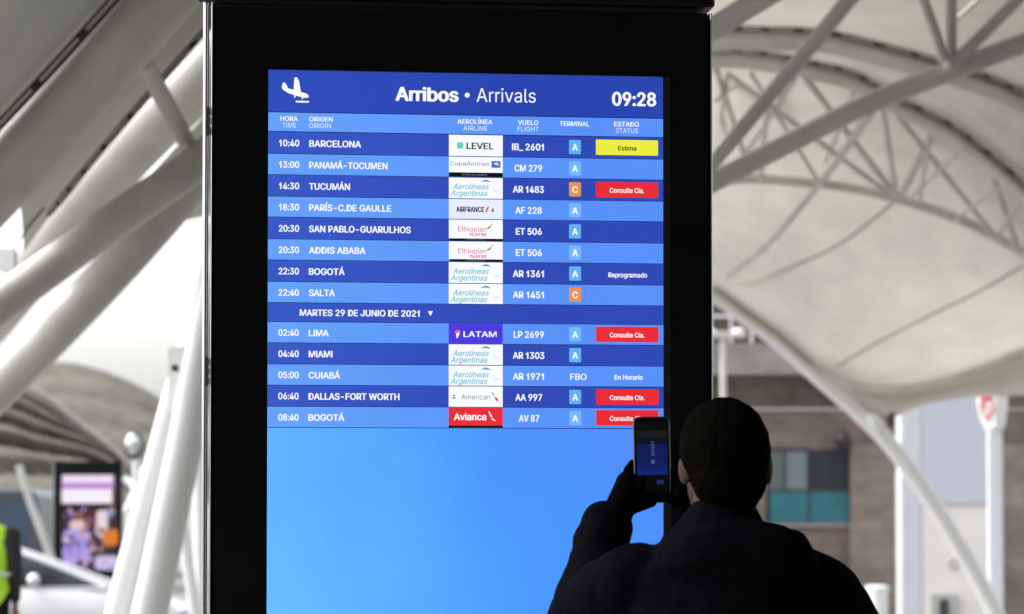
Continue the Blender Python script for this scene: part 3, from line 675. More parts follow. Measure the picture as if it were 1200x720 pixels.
# nearer roof truss crossing in front of the canopy
STEELR = mat('pale_painted_steel', (.84, .82, .76), .45, var=.2, scale=1.7, bump=.06, bscale=35)
tr = thing('roof_truss', 'thick grey round tubes meeting at a node high in front of the arched canopy', 'roof truss', P(1114, 80, 16)); tr.location.z = 0
pipe(tr, 'main_tube', [(560, 330), (700, 283), (838, 212), (930, 165), (1020, 121), (1110, 85), (1200, 51), (1330, 5)], 16, 25, STEELR)
pipe(tr, 'rafter_tube', [(560, 460), (790, 244), (840, 186), (995, 0), (1090, -115)], 15.4, 13, STEELR, taper=22)
pipe(tr, 'rafter_tube', [(560, 195), (760, 80), (840, 31), (890, 0), (1000, -66)], 13.5, 28, STEELR)
pipe(tr, 'post_tube', [(1114.5, -90), (1114, 82)], 15.9, 15, STEELR)
pipe(tr, 'brace_tube', [(1055, -70), (1082, 0), (1107, 72)], 15.8, 13.5, STEELR)
pipe(tr, 'brace_tube', [(1116, 76), (1190, 2), (1260, -66)], 15.9, 15, STEELR)
pipe(tr, 'mast', [(560, -80, 15.6), (560, 200, 15.4), (560, 890, 15.4)], 15.5, 44, STEELR)
pipe(tr, 'tie_rod', [(1118, 26), (1150, -4), (1200, -50)], 17.5, 5, STEELR)

# ------------------------------------------------------------------ canopy on the west side
wc = thing('tensile_canopy', 'dim grey fabric canopy with two massive slanting steel arches beside the kiosk', 'canopy', P(60, 200, 14)); wc.location.z = 0
TA = [(-520, 948), (-330, 610), (-180, 408), (-90, 305), (0, 211), (95, 105), (190, -5), (290, -120), (440, -300)]
TB = [(-420, 890), (-250, 640), (-120, 470), (-40, 385), (20, 316), (85, 236), (140, 175), (190, 125), (245, 72), (330, -8), (440, -105), (520, -158)]
pipe(wc, 'arch_tube', [(x, y, 13) for x, y in TA], 13, 78)
pipe(wc, 'arch_tube', [(x + 6, y + 8, 15.5) for x, y in TB], 15.5, 64)
pipe(wc, 'strut', [(168, 72, 13.3), (232, 192, 14.6)], 13.8, 22)
clampstrip(wc, [(-60, 211, 12.8), (0, 146, 12.8), (68, 73, 12.8), (135, -2, 12.8), (200, -76, 12.8)], 12.8, 13, 5, .82)
clampstrip(wc, [(55, 252, 15), (78, 226, 15), (110, 186, 15), (165, 122, 15), (232, 46, 15), (290, -16, 15)], 15, 9, 9, .8)
def lerp_rows(a, b_, n, sag=0):
    A_ = catmull(a, 6); B_ = catmull(b_, 6); out = []
    for k in range(n + 1):
        f = k / n; out.append([p_.lerp(q_, f) + Vector((0, 0, sag * 4 * f * (1 - f))) for p_, q_ in zip(A_, B_)])
    return out
m = MB(); m.loft([W(wc, r) for r in lerp_rows([P(-180, 330, 12.9), P(0, 140, 12.9), P(68, 67, 12.9), P(140, -12, 12.9), P(250, -140, 12.9)], [P(-420, 250, 10), P(-260, 20, 10), P(-180, -90, 10), P(-60, -210, 10), P(60, -330, 10)], 8, .25)])
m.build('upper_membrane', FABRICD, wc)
m = MB(); m.loft([W(wc, r) for r in lerp_rows([P(20, 240, 13.2), P(80, 172, 13.2), P(165, 76, 13.2), P(235, -2, 13.2), P(330, -110, 13.2)], [P(28, 296, 15.1), P(78, 228, 15.1), P(165, 124, 15.1), P(232, 48, 15.1), P(300, -26, 15.1)], 8, .12)])
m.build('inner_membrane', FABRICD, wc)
m = MB(); m.loft([W(wc, r) for r in lerp_rows([P(120, 262, 15.7), P(176, 205, 15.7), P(236, 140, 15.7), P(330, 40, 15.7)], [P(172, 270, 18.5), P(205, 262, 18.5), P(240, 254, 18.5), P(330, 240, 18.5)], 8, .1)])
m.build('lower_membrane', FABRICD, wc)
m = MB(); c_ = P(4, 305, 14.6); m.rbox((-.07, -.05, -.06), (.07, .05, .06), .015, 'y'); o = m.build('clamp_box', STEELW, wc); o.location = local(wc, [c_])[0]
pipe(wc, 'stay_rod', [(16, 292, 14.6), (32, 268, 14.7), (52, 244, 14.8)], 14.6, 2.5, DARKMET)

def column(label, pts, D, th, name='leaning_column', mt=STEELW, taper=None, group=None, extra=None):
    top = P(*pts[0][:2], pts[0][2] if len(pts[0]) > 2 else D); t = thing(name, label, 'column', (top.x, top.y, 0), 0, group)
    pipe(t, 'shaft', pts, D, th, mt, n=18, taper=taper)
    if extra: extra(t)
    return t
column('grey tubular arm rising diagonally to the kiosk just below the massive slanting arches', [(560, -110, 15.2), (330, 102, 14.4), (232, 190, 14.2), (150, 248, 14), (75, 302, 13.8), (0, 356, 13.6), (-130, 450, 13.4), (-360, 640, 13), (-620, 940, 13)], 14, 42, 'slanting_brace', STEEL, taper=46)
column('lowest slanting round tube crossing the white sky beside the kiosk', [(500, -110, 15.6), (330, 94, 15.2), (225, 214, 15), (130, 320, 14.8), (0, 452, 14.6), (-120, 570, 14.5), (-400, 890, 14.5)], 15, 46, 'slanting_brace', STEEL, taper=52)
def plates(t):
    q = MB()
    for dx, dy, w_, h_ in ((0, 0, .07, .20), (.09, .05, .05, .22)):
        c0 = W(t, [P(212, 445, 15.9)])[0] + Vector((dx, -.06 - dy, 0)); q.rbox((c0.x - w_, c0.y - .012, c0.z - h_), (c0.x + w_, c0.y + .012, c0.z + h_), .03, 'y')
    q.build('gusset_plate', STEELW, t)
    q = MB()
    for px_, py_ in ((206, 432), (223, 430), (214, 456)):
        c0 = W(t, [P(px_, py_, 15.72)])[0]; q.tube([c0, c0 + Vector((0, -.05, 0))], .022, 10)
    q.build('bolt', CLAMP, t)
column('thin white leaning column standing clear of the kiosk edge', [(330, -130), (262, 250), (226, 395), (203, 470), (180, 556), (158, 640), (136, 728), (110, 872)], 16, 27, extra=plates, taper=31)
column('thick white leaning column almost touching the kiosk edge', [(400, -145), (300, 165), (252, 350), (236, 420), (217, 520), (198, 612), (174, 725), (138, 876)], 15.7, 38, taper=44)
column('slender white upright column half hidden by the kiosk edge', [(204, 560), (214, 620), (226, 700), (244, 812)], 24, 14)
column('white upright column with a dark slot behind the kiosk edge', [(232, 480), (234, 600), (240, 800)], 26, 17)

# ------------------------------------------------------------------ far canopies beyond the road
def vault(label, ridge, base, n, amp, pleats):
    t = thing('arched_canopy', label, 'canopy', base[len(base) // 2]); t.location.z = gz(60)
    A_ = catmull(ridge, 10); B_ = catmull(base, 10); rows = []
    for k in range(n + 1):
        f = k / n; row = []
        for i, (a, c) in enumerate(zip(A_, B_)):
            s = i / (len(A_) - 1); q = a.lerp(c, f); bul = math.sin(math.pi * f)
            q = q + Vector((0, 0, bul * .55)) + Vector((0, -1, .25)) * amp * bul ** .5 * (abs(math.sin(math.pi * (pleats * f + 1.1 * s) + noise.noise(Vector((s * 4, f * 2, 1))) * 1.8)) - .5)
            row.append(q)
        rows.append(row)
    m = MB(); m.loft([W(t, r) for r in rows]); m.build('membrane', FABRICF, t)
    m = MB(); m.tube(W(t, A_), .09, 10); m.build('ridge_tube', SEAM, t)
    for s in (.2, .8):
        i = int(s * (len(A_) - 1)); m = MB(); b0 = B_[i]; m.tube(W(t, [b0 + Vector((0, 0, .1)), Vector((b0.x, b0.y + .4, gz(60)))]), .09, 10); m.build('post', STEELW, t)
    return t
vault('beige fabric vault with the highest rounded crest under the white sky', [P(-140, 500, 78), P(-40, 445, 78), P(25, 428, 78), P(70, 426, 78), P(110, 433, 78), P(156, 451, 78), P(192, 474, 78), P(225, 515, 78), P(250, 575, 78)],
      [P(-140, 590, 70), P(-60, 585, 70), P(0, 580, 70), P(50, 580, 70), P(95, 580, 70), P(140, 582, 70), P(180, 584, 70), P(215, 588, 70), P(250, 592, 70)], 40, .3, 4)
vault('pleated beige fabric vault sloping down behind the lit advertising totem', [P(-220, 470, 66), P(-120, 440, 66), P(-50, 434, 66), P(0, 442, 66), P(47, 461, 66), P(95, 498, 66), P(142, 537, 66), P(165, 575, 66)],
      [P(-220, 590, 58), P(-160, 588, 58), P(-100, 586, 58), P(-40, 584, 58), P(0, 582, 58), P(40, 582, 58), P(90, 585, 58), P(150, 592, 58)], 40, .95, 6)

# ------------------------------------------------------------------ far advertising totem
ad = thing('advertising_totem', 'distant black totem with a bright violet and orange picture standing behind the white car', 'information display', (P(103, 600, 45).x, 45, gz(45)), R(6))
def AF(px, py): return ((px - 103) / 66.7, P(103, py, 45).z - gz(45))
hw = 39.5 / 66.7; zt = AF(103, 541)[1]
m = MB(); m.rbox((-hw, .02, .1), (hw, .28, zt), .02, 'z'); m.box((-hw + .02, .05, 0), (hw - .02, .25, .1)); m.build('housing', BLACK, ad)
m = MB(); m.rbox((hw, .04, .1), (hw + .025, .26, zt - .02), .01, 'z'); m.rbox((-hw - .025, .04, .1), (-hw, .26, zt - .02), .01, 'z'); m.build('edge_trim', CHROME, ad)
p = Panel(AF); y = .012
p.rect(72, 556, 138, 669, em((64, 44, 52)), .016)
p.rect(73, 557, 132, 566, em((246, 222, 250)), y); p.rect(72.5, 566, 133, 572, em((196, 140, 214)), y); p.rect(72.5, 573, 131, 590, em((250, 240, 252)), y)
p.rect(72, 591, 138, 606, em((52, 30, 34)), y); p.rect(84, 600, 118, 618, em((112, 66, 60)), y, 5); p.rect(82, 610, 103, 622, em((234, 202, 206)), y - .002, 5)
p.rect(113, 598, 126, 630, em((236, 214, 222)), y - .002, 5); p.rect(124, 596, 134, 604, em((150, 160, 190)), y - .002, 3); p.rect(104, 622, 122, 640, em((60, 40, 70)), y - .002, 4)
p.rect(120, 620, 138, 640, em((222, 128, 42)), y - .003, 5); p.rect(74, 620, 106, 662, em((176, 160, 232)), y - .003, 9); p.rect(78, 632, 96, 652, em((146, 132, 220)), y - .004, 6)
p.rect(106, 640, 126, 656, em((96, 60, 74)), y - .003, 4); p.rect(112, 652, 138, 668, em((208, 196, 240)), y - .004, 4); p.rect(74, 655, 112, 668, em((84, 52, 78)), y - .002, 3)
rg = random.Random(11)
for k in range(70):
    cx_, cy_ = rg.uniform(74, 135), rg.uniform(592, 666); a_, b_ = rg.uniform(1, 3.5), rg.uniform(1, 4); t0_ = rg.uniform(0, 3)
    c_ = rg.choice([(70, 42, 54), (40, 28, 40), (226, 200, 214), (150, 130, 205), (120, 72, 60), (190, 170, 236), (214, 150, 90), (98, 84, 130)])
    p.poly([(cx_ + a_ * math.cos(t) * math.cos(t0_) - b_ * math.sin(t) * math.sin(t0_), cy_ + a_ * math.cos(t) * math.sin(t0_) + b_ * math.sin(t) * math.cos(t0_)) for t in [R(40 * i) for i in range(9)]], em(c_), y - .006 - k * .0002)
p.build('screen', ad)

# traffic mirror
mr_ = thing('traffic_mirror', 'small oval traffic mirror on a white post above the parked car', 'mirror', (P(157, 522, 36).x, 36, gz(36)))
c0 = local(mr_, [P(157, 522, 36)])[0]
m = MB(); m.ell(c0, (.14, .05, .2)); m.build('rim', DARKMET, mr_)
m = MB(); m.ell(c0 + Vector((-.01, -.035, .01)), (.105, .035, .155)); m.build('mirror_face', mat('mirror_face', (.8, .83, .84), .08, metal=.9), mr_)
m = MB(); m.tube([Vector((.02, .06, 0)), Vector((.02, .06, c0.z))], .05, 12); m.build('post', STEELW, mr_)
for k, (a, c) in enumerate((((146, 560), (170, 585)), ((170, 548), (148, 600)))):
    m = MB(); m.tube(local(mr_, [P(*a, 36.2), P(*c, 36.1)]), .05, 10); m.build('brace', STEELW, mr_)

# white leaning support near the van
column('thin pale prop leaning in front of the dark blue van', [(22, 545), (36, 590), (52, 632), (72, 690), (84, 730)], 42, 8, mt=STEEL, taper=10)

# ------------------------------------------------------------------ white car
car = thing('parked_car', 'white car with raked windscreen parked in front of the advertising totem', 'car', (P(44, 600, 32).x - .26, 32.4, gz(32.4)), R(7))
def section(x, w_, z0, z1, rr=.12):
    return [(x, -w_ + .06, z0), (x, -w_, z0 + rr), (x, -w_ - .01, (z0 + z1) / 2), (x, -w_ + .03, z1 - .06), (x, -w_ + .12, z1), (x, 0, z1 + .03), (x, w_ - .12, z1), (x, w_ - .03, z1 - .06), (x, w_ + .01, (z0 + z1) / 2), (x, w_, z0 + rr), (x, w_ - .06, z0)]
secs = [(-2.12, .62, .38, .72), (-2.02, .78, .26, .88), (-1.5, .86, .2, .93), (-.6, .88, .19, .94), (.2, .88, .19, .94), (.75, .875, .19, .93), (1.25, .86, .2, .86), (1.75, .82, .22, .78), (2.05, .72, .26, .66), (2.16, .52, .34, .54)]
m = MB(); rows = [section(*s) for s in secs]; m.loft(rows); n_ = len(rows[0]); m.add(rows[0], [tuple(range(n_))]); m.add(rows[-1], [tuple(range(n_ - 1, -1, -1))])
m.add(rows[0] + rows[-1], []); 
for i in range(len(rows) - 1): m.add([rows[i][0], rows[i][-1], rows[i + 1][-1], rows[i + 1][0]], [(0, 1, 2, 3)])
body = m.build('body', CARP, car, ang=60)
m = MB(); cab = [(-1.85, .66, .92, .97), (-1.3, .60, .93, 1.38), (-.9, .59, .93, 1.46), (-.24, .58, .93, 1.43), (1.06, .66, .9, .95)]
def csec(x, wt, z0, z1):
    wb = .80; k = (z1 - z0) / .52; wt_ = wb + (wt - wb) * k
    return [(x, -wb, z0), (x, -wt_ - .03, z1 - .07 * k), (x, -wt_ + .06, z1), (x, wt_ - .06, z1), (x, wt_ + .03, z1 - .07 * k), (x, wb, z0)]
m.loft([csec(*c) for c in cab]); m.build('roof', CARP, car, ang=50)
def sidewin(xa, xb, xc, xd, name='window'):
    for s in (-1, 1):
        q = MB()
        def yy_(z): return s * (.80 - (z - .94) / .46 * .19 + .012)
        zt_ = 1.372; q.add([(xa, yy_(.95), .95), (xb, yy_(.95), .95), (xc, yy_(zt_), zt_), (xd, yy_(zt_), zt_)], [(0, 1, 2, 3)]); o = q.build(name, GLASS, car); sm = o.modifiers.new('s', 'SOLIDIFY'); sm.thickness = .01
sidewin(-.55, 1.0, -.10, -.52); sidewin(-1.5, -.64, -.62, -1.25)
m = MB(); m.add([(1.07, -.64, .965), (1.07, .64, .965), (-.19, .52, 1.43), (-.19, -.52, 1.43)], [(0, 1, 2, 3)]); o = m.build('windscreen', GLASS, car); sm = o.modifiers.new('s', 'SOLIDIFY'); sm.thickness = .012
for s in (-1, 1):
    m = MB(); m.tube([(1.12, s * .70, .93), (1.05, s * .685, .965), (.4, s * .645, 1.21), (-.22, s * .585, 1.43), (-.7, s * .59, 1.455)], .03, 10); m.build('roof_pillar', CARP, car)
    m = MB(); m.ell((.2, s * .98, 1.03), (.08, .12, .085)); m.tube([(.2, s * .80, .97), (.2, s * .93, 1.0)], .02, 8); m.build('side_mirror', CARP, car)
    m = MB(); m.ell((2.0, s * .58, .62), (.14, .16, .07)); m.build('headlight', LENS, car)
    m = MB(); m.rbox((-.40, s * .9 - .012, .76), (-.22, s * .9 + .012, .79), .01, 'y'); m.build('door_handle', CARP, car)
    for x in (-1.32, 1.33):
        m = MB(); m.tube([(x, s * .90, .32), (x, s * .68, .32)], [.32, .32], 28); wv = m.build('wheel', RUBBER, car)
        m = MB(); m.tube([(x, s * .908, .32), (x, s * .89, .32)], [.2, .22], 24)
        for k in range(5):
            a = 2 * math.pi * k / 5; m.tube([(x, s * .912, .32), (x + .19 * math.cos(a), s * .912, .32 + .19 * math.sin(a))], .022, 6)
        m.build('rim', RIM, wv)
        m = MB(); m.tube([(x + .37 * math.cos(R(a)), s * .885, .32 + .37 * math.sin(R(a))) for a in range(-10, 191, 10)], .022, 8); m.build('wheel_arch', RUBBER, car)

# ------------------------------------------------------------------ dark van
van = thing('parked_van', 'dark van with blue tinted windows parked far behind the white car', 'van', (P(10, 600, 54).x, 54, gz(54)), R(-4))
zt = P(0, 574, 54).z - gz(54)
m = MB(); prof = [(-4.2, .35), (-4.2, zt - .1), (-4.1, zt), (.7, zt), (.85, zt - .12), (.95, zt - .9), (1.0, .95), (1.0, .35)]
n_ = len(prof); m.add([(x, -.95, z) for x, z in prof] + [(x, .95, z) for x, z in prof], [(i, (i + 1) % n_, n_ + (i + 1) % n_, n_ + i) for i in range(n_)] + [tuple(range(n_)), tuple(range(2 * n_ - 1, n_ - 1, -1))])
bevel(m.build('body', mat('grey_blue_paint', (.05, .06, .075), .3, coat=.4, var=.1), van, ang=30), .06, 3)
for a, c in ((-3.9, -2.6), (-2.5, -1.1), (-1.0, .68)):
    m = MB(); m.rbox((a, -.965, zt - 1.15), (c, -.945, zt - .28), .07, 'y'); m.build('window', BLUEG, van)
for x in (-3.3, .2):
    for s in (-1, 1):
        m = MB(); m.tube([(x, s * .97, .34), (x, s * .7, .34)], .34, 24); wv = m.build('wheel', RUBBER, van)
        m = MB(); m.tube([(x, s * .98, .34), (x, s * .96, .34)], .2, 18); m.build('rim', RIM, wv)
m = MB(); m.rbox((-4.0, -.8, zt + .004), (.5, .8, zt + .05), .02, 'y'); m.build('roof_panel', mat('light_roof', (.4, .42, .44), .4), van)

# ------------------------------------------------------------------ worker in hi-vis vest
hv = thing('person', 'worker in a bright yellow green safety vest and dark clothes beside the white car', 'person', (P(-17, 600, 20).x, 20, gz(20)))
m = MB(); zs = 1.36 - gz(20)
m.cap((-.0, .0, zs + .10), (0, 0, zs - .02), .062, .07); m.ell((0, .01, zs + .19), (.078, .098, .115)); m.ell((0, .045, zs + .14), (.055, .06, .07)); m.cap((0, .1, zs + .20), (0, .115, zs + .16), .01, .014, 8)
for s in (-1, 1): m.ell((s * .082, 0, zs + .18), (.012, .02, .032))
m.ell((0, 0, zs - .25), (.17, .11, .3)); m.ell((0, 0, .98), (.17, .12, .14))
for s in (-1, 1):
    m.cap((s * .1, 0, .95), (s * .11, .02, .52), .085, .06); m.cap((s * .11, .02, .52), (s * .12, -.02, .09), .058, .04); m.cap((s * .12, -.02, .04), (s * .13, .15, .035), .038, .032)
    sh, el, wr = Vector((s * .2, 0, zs - .06)), Vector((s * .235, -.02, zs - .34)), Vector((s * .215, .1, zs - .57))
    m.cap(sh, el, .052, .042); m.cap(el, wr, .041, .028); m.cap(wr, wr + Vector((0, .02, -.08)), .028, .024)
    for k in range(4): a = wr + Vector(((k - 1.5) * .017, .02, -.09)); m.cap(a, a + Vector((0, .015, -.045)), .009, .008, 8); m.cap(a + Vector((0, .015, -.045)), a + Vector((0, .0, -.07)), .008, .007, 8)
    m.cap(wr + Vector((-s * .02, .03, -.05)), wr + Vector((-s * .035, .06, -.09)), .01, .009, 8)
remesh(m, 'body', mat('worker_skin', (.32, .18, .125), .5, var=.1), .008, 3, hv)
m = MB(); m.ell((0, -.012, zs + .225), (.085, .105, .10)); remesh(m, 'hair', HAIR, .008, 3, hv)
m = MB(); m.cap((-.12, 0, zs - .08), (.12, 0, zs - .08), .085, .085); m.ell((0, 0, zs - .28), (.2, .135, .3)); m.ell((0, 0, .98), (.19, .14, .13))
for s in (-1, 1):
    sh, el, wr = Vector((s * .2, 0, zs - .06)), Vector((s * .235, -.02, zs - .34)), Vector((s * .215, .1, zs - .55))
    m.cap(sh, el, .075, .06); m.cap(el, wr, .06, .045)
remesh(m, 'jacket', mat('worker_jacket', (.018, .018, .02), .8, var=.2), .012, 4, hv, crease)
m = MB(); m.cap((-.1, 0, zs - .07), (.1, 0, zs - .07), .1, .1); m.ell((0, 0, zs - .27), (.205, .15, .31)); m.cap((0, 0, zs - .35), (0, 0, zs - .5), .19, .19)
remesh(m, 'safety_vest', mat('hivis_fabric', (.48, .86, .04), .7, var=.12), .012, 4, hv, crease)
m = MB(); m.tube([Vector((.218 * math.cos(t), .172 * math.sin(t), zs - .36)) for t in [2 * math.pi * k / 24 for k in range(25)]], .018, 6, cap=False); m.build('reflective_band', mat('reflective_band', (.6, .62, .62), .3), hv)
m = MB()
for s in (-1, 1): m.cap((s * .1, 0, .95), (s * .112, .02, .5), .1, .078); m.cap((s * .112, .02, .5), (s * .12, -.02, .1), .076, .062)
m.ell((0, 0, .95), (.18, .13, .12)); remesh(m, 'trousers', TROU, .012, 4, hv, crease)

# ------------------------------------------------------------------ brick building
def brick_mat(name, c1, c2, mort):
    m, t, b, o = base_mat(name); tc = t.nodes.new('ShaderNodeTexCoord'); mp = t.nodes.new('ShaderNodeMapping'); mp.inputs['Rotation'].default_value = (R(-90), 0, 0)
    t.links.new(tc.outputs['Object'], mp.inputs[0])
    br = t.nodes.new('ShaderNodeTexBrick'); br.inputs['Scale'].default_value = 1; br.inputs['Brick Width'].default_value = .62; br.inputs['Row Height'].default_value = .22; br.inputs['Mortar Size'].default_value = .014
    br.inputs[1].default_value = (*c1, 1); br.inputs[2].default_value = (*c2, 1); br.inputs['Mortar'].default_value = (*mort, 1); t.links.new(mp.outputs[0], br.inputs[0])
    nz = t.nodes.new('ShaderNodeTexNoise'); nz.inputs['Scale'].default_value = 1.6; nz.inputs['Detail'].default_value = 10; nz.inputs['Roughness'].default_value = .7; t.links.new(tc.outputs['Object'], nz.inputs[0])
    mx = t.nodes.new('ShaderNodeMixRGB'); mx.blend_type = 'MULTIPLY'; mx.inputs[0].default_value = 1
    rp = t.nodes.new('ShaderNodeValToRGB'); rp.color_ramp.elements[0].color = (.62, .6, .58, 1); rp.color_ramp.elements[1].color = (1.15, 1.12, 1.1, 1); rp.color_ramp.elements[0].position = .3; rp.color_ramp.elements[1].position = .72
    t.links.new(nz.outputs[0], rp.inputs[0]); t.links.new(br.outputs[0], mx.inputs[1]); t.links.new(rp.outputs[0], mx.inputs[2]); t.links.new(mx.outputs[0], b.inputs['Base Color']); b.inputs['Roughness'].default_value = .85
    bp = t.nodes.new('ShaderNodeBump'); bp.inputs['Strength'].default_value = .4; bp.inputs['Distance'].default_value = .01; t.links.new(br.outputs[1], bp.inputs['Height']); bp.invert = True; t.links.new(bp.outputs[0], b.inputs['Normal'])
    return m
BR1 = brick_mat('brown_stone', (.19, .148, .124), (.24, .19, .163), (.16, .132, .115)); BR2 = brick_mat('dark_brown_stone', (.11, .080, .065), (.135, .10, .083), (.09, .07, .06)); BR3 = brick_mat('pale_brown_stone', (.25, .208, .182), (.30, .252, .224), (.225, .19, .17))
bz = gz(45)
bld = thing('brick_building', 'brown stone terminal building with a teal window behind the leaning arch foot', 'building', (P(950, 590, 45).x, 45, bz))
def BX(px): return P(px, 590, 45).x - bld.location.x
def BZ(py): return P(600, py, 45).z - bz
def wall(name, x0, x1, y0, y1, dpt, mt, th=.3, nm=None):
    q = MB(); q.box((BX(x0), -dpt, BZ(y1)), (BX(x1), -dpt + th, BZ(y0))); return q.build(name, mt, bld, smooth=False)
gb = 590 + (CAMZ - bz) * 66.7
wall('wall', 700, 898, 478, gb, .0, BR1); wall('wall', 898, 996, 478, 526, .0, BR1); wall('wall', 898, 996, 616, gb, .0, BR1)
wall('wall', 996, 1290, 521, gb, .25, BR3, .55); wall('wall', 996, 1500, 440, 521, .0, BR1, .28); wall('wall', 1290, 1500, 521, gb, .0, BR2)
wall('recess_wall', 700, 996, 440, 478, -.45, BR3); wall('concrete_beam', 700, 1500, 404, 440, .35, mat('concrete', (.30, .27, .25), .8, var=.3, scale=2.5, bump=.2, bscale=20), 1.6)
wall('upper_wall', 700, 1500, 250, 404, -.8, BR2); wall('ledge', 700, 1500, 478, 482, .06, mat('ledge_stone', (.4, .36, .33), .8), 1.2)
q = MB(); z0 = BZ(402); q.tube([(BX(700), -.25, z0 + .9), (BX(1100), -.25, z0 + .9)], .035, 8)
for px in range(760, 1100, 24): q.tube([(BX(px), -.25, z0 - .02), (BX(px), -.25, z0 + .9)], .022, 8)
q.tube([(BX(700), -.25, z0 + .45), (BX(1100), -.25, z0 + .45)], .022, 8); q.build('railing', STEELW, bld)
q = MB(); q.box((BX(898), .06, BZ(616)), (BX(996), .1, BZ(526))); win = q.build('window', GLASS, bld, smooth=False)
TEALG = mat('teal_panel', (.03, .17, .21), .3, var=.25, scale=1.5); PALEG = mat('pale_curtain', (.17, .215, .215), .6, var=.15)
def wq(name, x0, x1, y0, y1, d, mt, th=.03):
    q = MB(); q.box((BX(x0), d, BZ(y1)), (BX(x1), d + th, BZ(y0))); q.build(name, mt, win, smooth=False)
wq('teal_panel', 902, 947, 576, 613, .02, TEALG); wq('teal_panel', 949, 994, 576, 613, .02, TEALG); wq('pale_pane', 921, 946, 529, 574, .025, PALEG); wq('dark_pane', 951, 994, 529, 573, .025, mat('dark_pane', (.02, .025, .03), .2), ); wq('grey_pane', 901, 919, 529, 574, .025, mat('grey_pane', (.11, .13, .13), .3))
wq('frame', 946.3, 949, 527, 615, .0, DARKMET); wq('frame', 919, 921, 527, 575, .0, DARKMET); wq('frame', 899, 996, 574.2, 576, .0, DARKMET); wq('sill', 896, 996, 614, 617, -.06, mat('sill_stone', (.35, .32, .3), .8), .12)
q = MB(); c_ = Vector((BX(984), -.35, BZ(516))); q.ell(c_, (.16, .2, .16)); q.tube([c_, c_ + Vector((0, .4, .1))], .05, 8); q.build('floodlight', DARKMET, bld)

# ------------------------------------------------------------------ pale booth, sign post, bin, lamp stand
bo = thing('service_booth', 'pale blue grey panelled booth with white lower half behind the curved arch foot', 'booth', (P(1081, 590, 39).x, 39, gz(39)), R(-5))
k39 = pm(39); zt = P(0, 452, 39).z - gz(39); zm = P(0, 590, 39).z - gz(39)
BLU = mat('grey_blue_panel', (.56, .58, .66), .45, var=.06, scale=1.2); OFFW = mat('off_white_panel', (.80, .77, .735), .5, var=.08, scale=1.5)
m = MB(); m.box((0, 0, zm), (1.04, 1.2, zt)); m.build('upper_panel', BLU, bo, smooth=False)
m = MB(); m.box((-.33, .003, .0), (-.003, 1.1, zt)); bevel(m.build('corner_pier', mat('pale_pier', (.62, .64, .68), .5, var=.08, scale=1.5), bo), .02)
m = MB(); m.box((0, .012, 0), (1.02, 1.2, zm - .004)); m.build('lower_panel', OFFW, bo, smooth=False)
m = MB(); m.box((-.004, -.015, zm - .03), (1.045, .01, zm + .03)); m.build('joint_strip', mat('joint_grey', (.5, .5, .5), .5), bo, smooth=False)
m = MB(); z_ = P(0, 696, 39).z - gz(39); m.rbox((.12, -.10, z_ - .7), (.5, .012, z_), .03, 'y'); m.build('meter_box', mat('meter_grey', (.45, .44, .42), .5, var=.1), bo)
m = MB(); m.rbox((.24, -.115, z_ - .45), (.38, -.098, z_ - .08), .05, 'y'); m.build('meter_window', GLASS, bo)
m = MB(); c_ = Vector((.47, .0, P(0, 662, 39).z - gz(39))); m.tube([c_ + Vector((.07 * math.cos(t), 0, .07 * math.sin(t))) for t in [2 * math.pi * k / 20 for k in range(21)]], .012, 8, cap=False); m.build('ring_emblem', mat('ring_grey', (.36, .35, .34), .5), bo)

sg = thing('sign_post', 'flat white post topped by a flared sign with a red no smoking mark', 'sign', (P(1166, 590, 35).x, 35, gz(35)))
k35 = pm(35)
def SZ(py): return P(0, py, 35).z - gz(35)
m = MB(); m.rbox((-.10, -.05, 0), (.10, .05, SZ(498)), .02, 'z'); m.build('post', mat('white_post', (.80, .81, .86), .4, var=.04), sg)
m = MB(); rws = []
for f in [k / 8 for k in range(9)]:
    z_ = SZ(465 + 37 * f); fl = 1 - f ** 1.7
    xl = -.12 - .10 * fl; xr = .12 + .05 * fl; xm = -.01
    rws.append([(xl, .02, z_), (xm, -.12 - .03 * fl, z_), (xr, -.09, z_), (xr, .12, z_), (xl, .12, z_), (xl, .02, z_)])
m.loft(rws); m.add(rws[0][:5], [(0, 1, 2, 3, 4)]); m.add(rws[-1][:5], [(4, 3, 2, 1, 0)]); hd = m.build('sign_head', mat('white_sign', (.82, .82, .81), .4, var=.05), sg, ang=25)
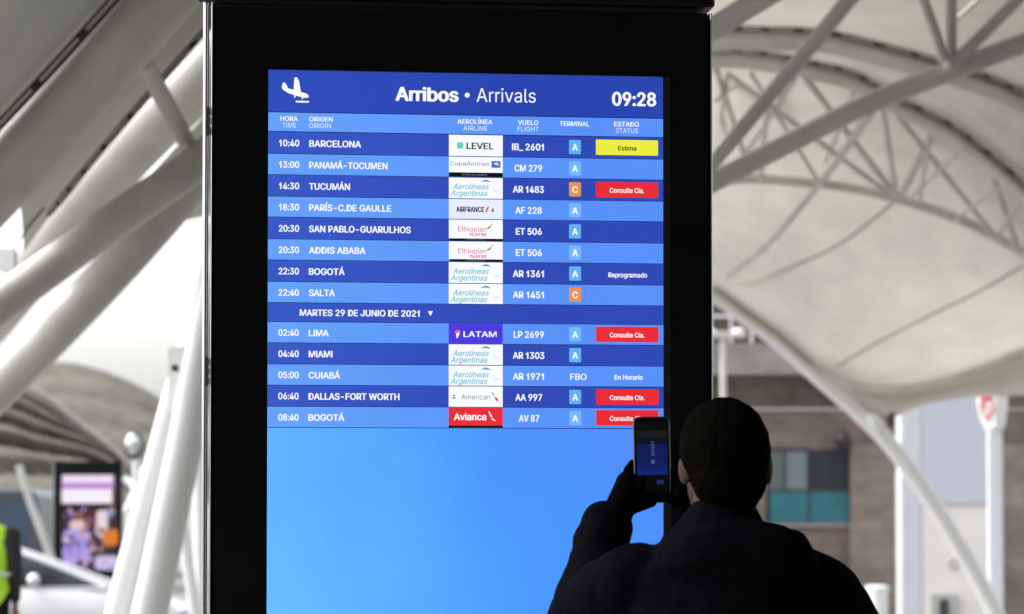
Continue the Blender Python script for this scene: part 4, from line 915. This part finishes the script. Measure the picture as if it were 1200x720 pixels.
# red ring with a bar on the slanted face
def face(u, v):          # u across the face 0..1, v down 0..1
    fl = 1 - v ** 1.7; z_ = SZ(465 + 37 * v); a = Vector((-.12 - .10 * fl, .02, z_)); c = Vector((-.01, -.12 - .03 * fl, z_)); nrm = Vector((-.6, -.8, 0)).normalized()
    return a.lerp(c, u) + nrm * .006
m = MB(); m.tube([face(.5 + .36 * math.cos(t), .36 + .26 * math.sin(t)) for t in [2 * math.pi * k / 28 for k in range(29)]], .014, 8, cap=False)
m.tube([face(.24, .2), face(.76, .52)], .013, 8); m.build('red_ring', REDP, hd)
m = MB(); m.tube([face(.15, .05), face(.85, .05)], .02, 8); m.tube([face(.3, .7), face(.6, .7)], .018, 8); m.build('red_lettering_band', REDP, hd)

bn = thing('litter_bin', 'short white round bin standing by the brown stone wall beyond the man', 'bin', (P(1027, 590, 36).x, 36, gz(36)))
zt = P(0, 686, 36).z - gz(36)
m = MB(); m.tube([(0, 0, 0), (0, 0, .05), (0, 0, zt - .1)], [.14, .15, .155], 24); m.build('drum', STEELW, bn)
m = MB(); m.tube([(0, 0, zt - .1), (0, 0, zt - .02), (0, 0, zt)], [.165, .165, .12], 24); m.build('lid', STEELW, bn)
lp = thing('lamp_stand', 'thin white lamp stand with a crossbar close beside the kiosk edge', 'lamp stand', (P(848, 590, 38).x, 38, gz(38)))
zt = P(0, 392, 38).z - gz(38)
m = MB(); m.tube([(0, 0, 0), (0, 0, zt)], [.06, .045], 14); m.build('pole', STEEL, lp)
m = MB(); m.rbox((-.3, -.06, zt - .06), (.34, .06, zt + .05), .03, 'y'); m.build('crossbar', STEEL, lp)
for s in (-.2, .22):
    m = MB(); m.ell((s, -.08, zt + .02), (.1, .1, .07)); m.build('lamp_head', STEELW, lp)

# ------------------------------------------------------------------ unseen light blockers added behind and above the viewer
tb = thing('light_blockers', 'unseen added wall and flat slabs that block light over the forecourt', 'building', (0, -7, 0))
DG = mat('blocker_dark', (.03, .032, .035), .5, var=.2)
m = MB(); m.box((-2.9, -1, 0), (22, 0, 5.4)); m.build('blocker_wall', DG, tb, smooth=False)  # unseen wall added to cut light from behind the viewer
m = MB(); m.box((-2.9, -1, 5.42), (22, 24, 6.0)); RC = mat('blocker_concrete', (.30, .30, .285), .85, var=.2); m.build('blocker_slab', RC, tb, smooth=False)  # unseen slab added to shade the kiosk, the man and the pipes
m = MB(); m.box((2.5, 24.01, 8.0), (22, 33, 8.6)); m.build('upper_blocker_slab', RC, tb, smooth=False)  # unseen slab added to dim the canopy fabric around the arches
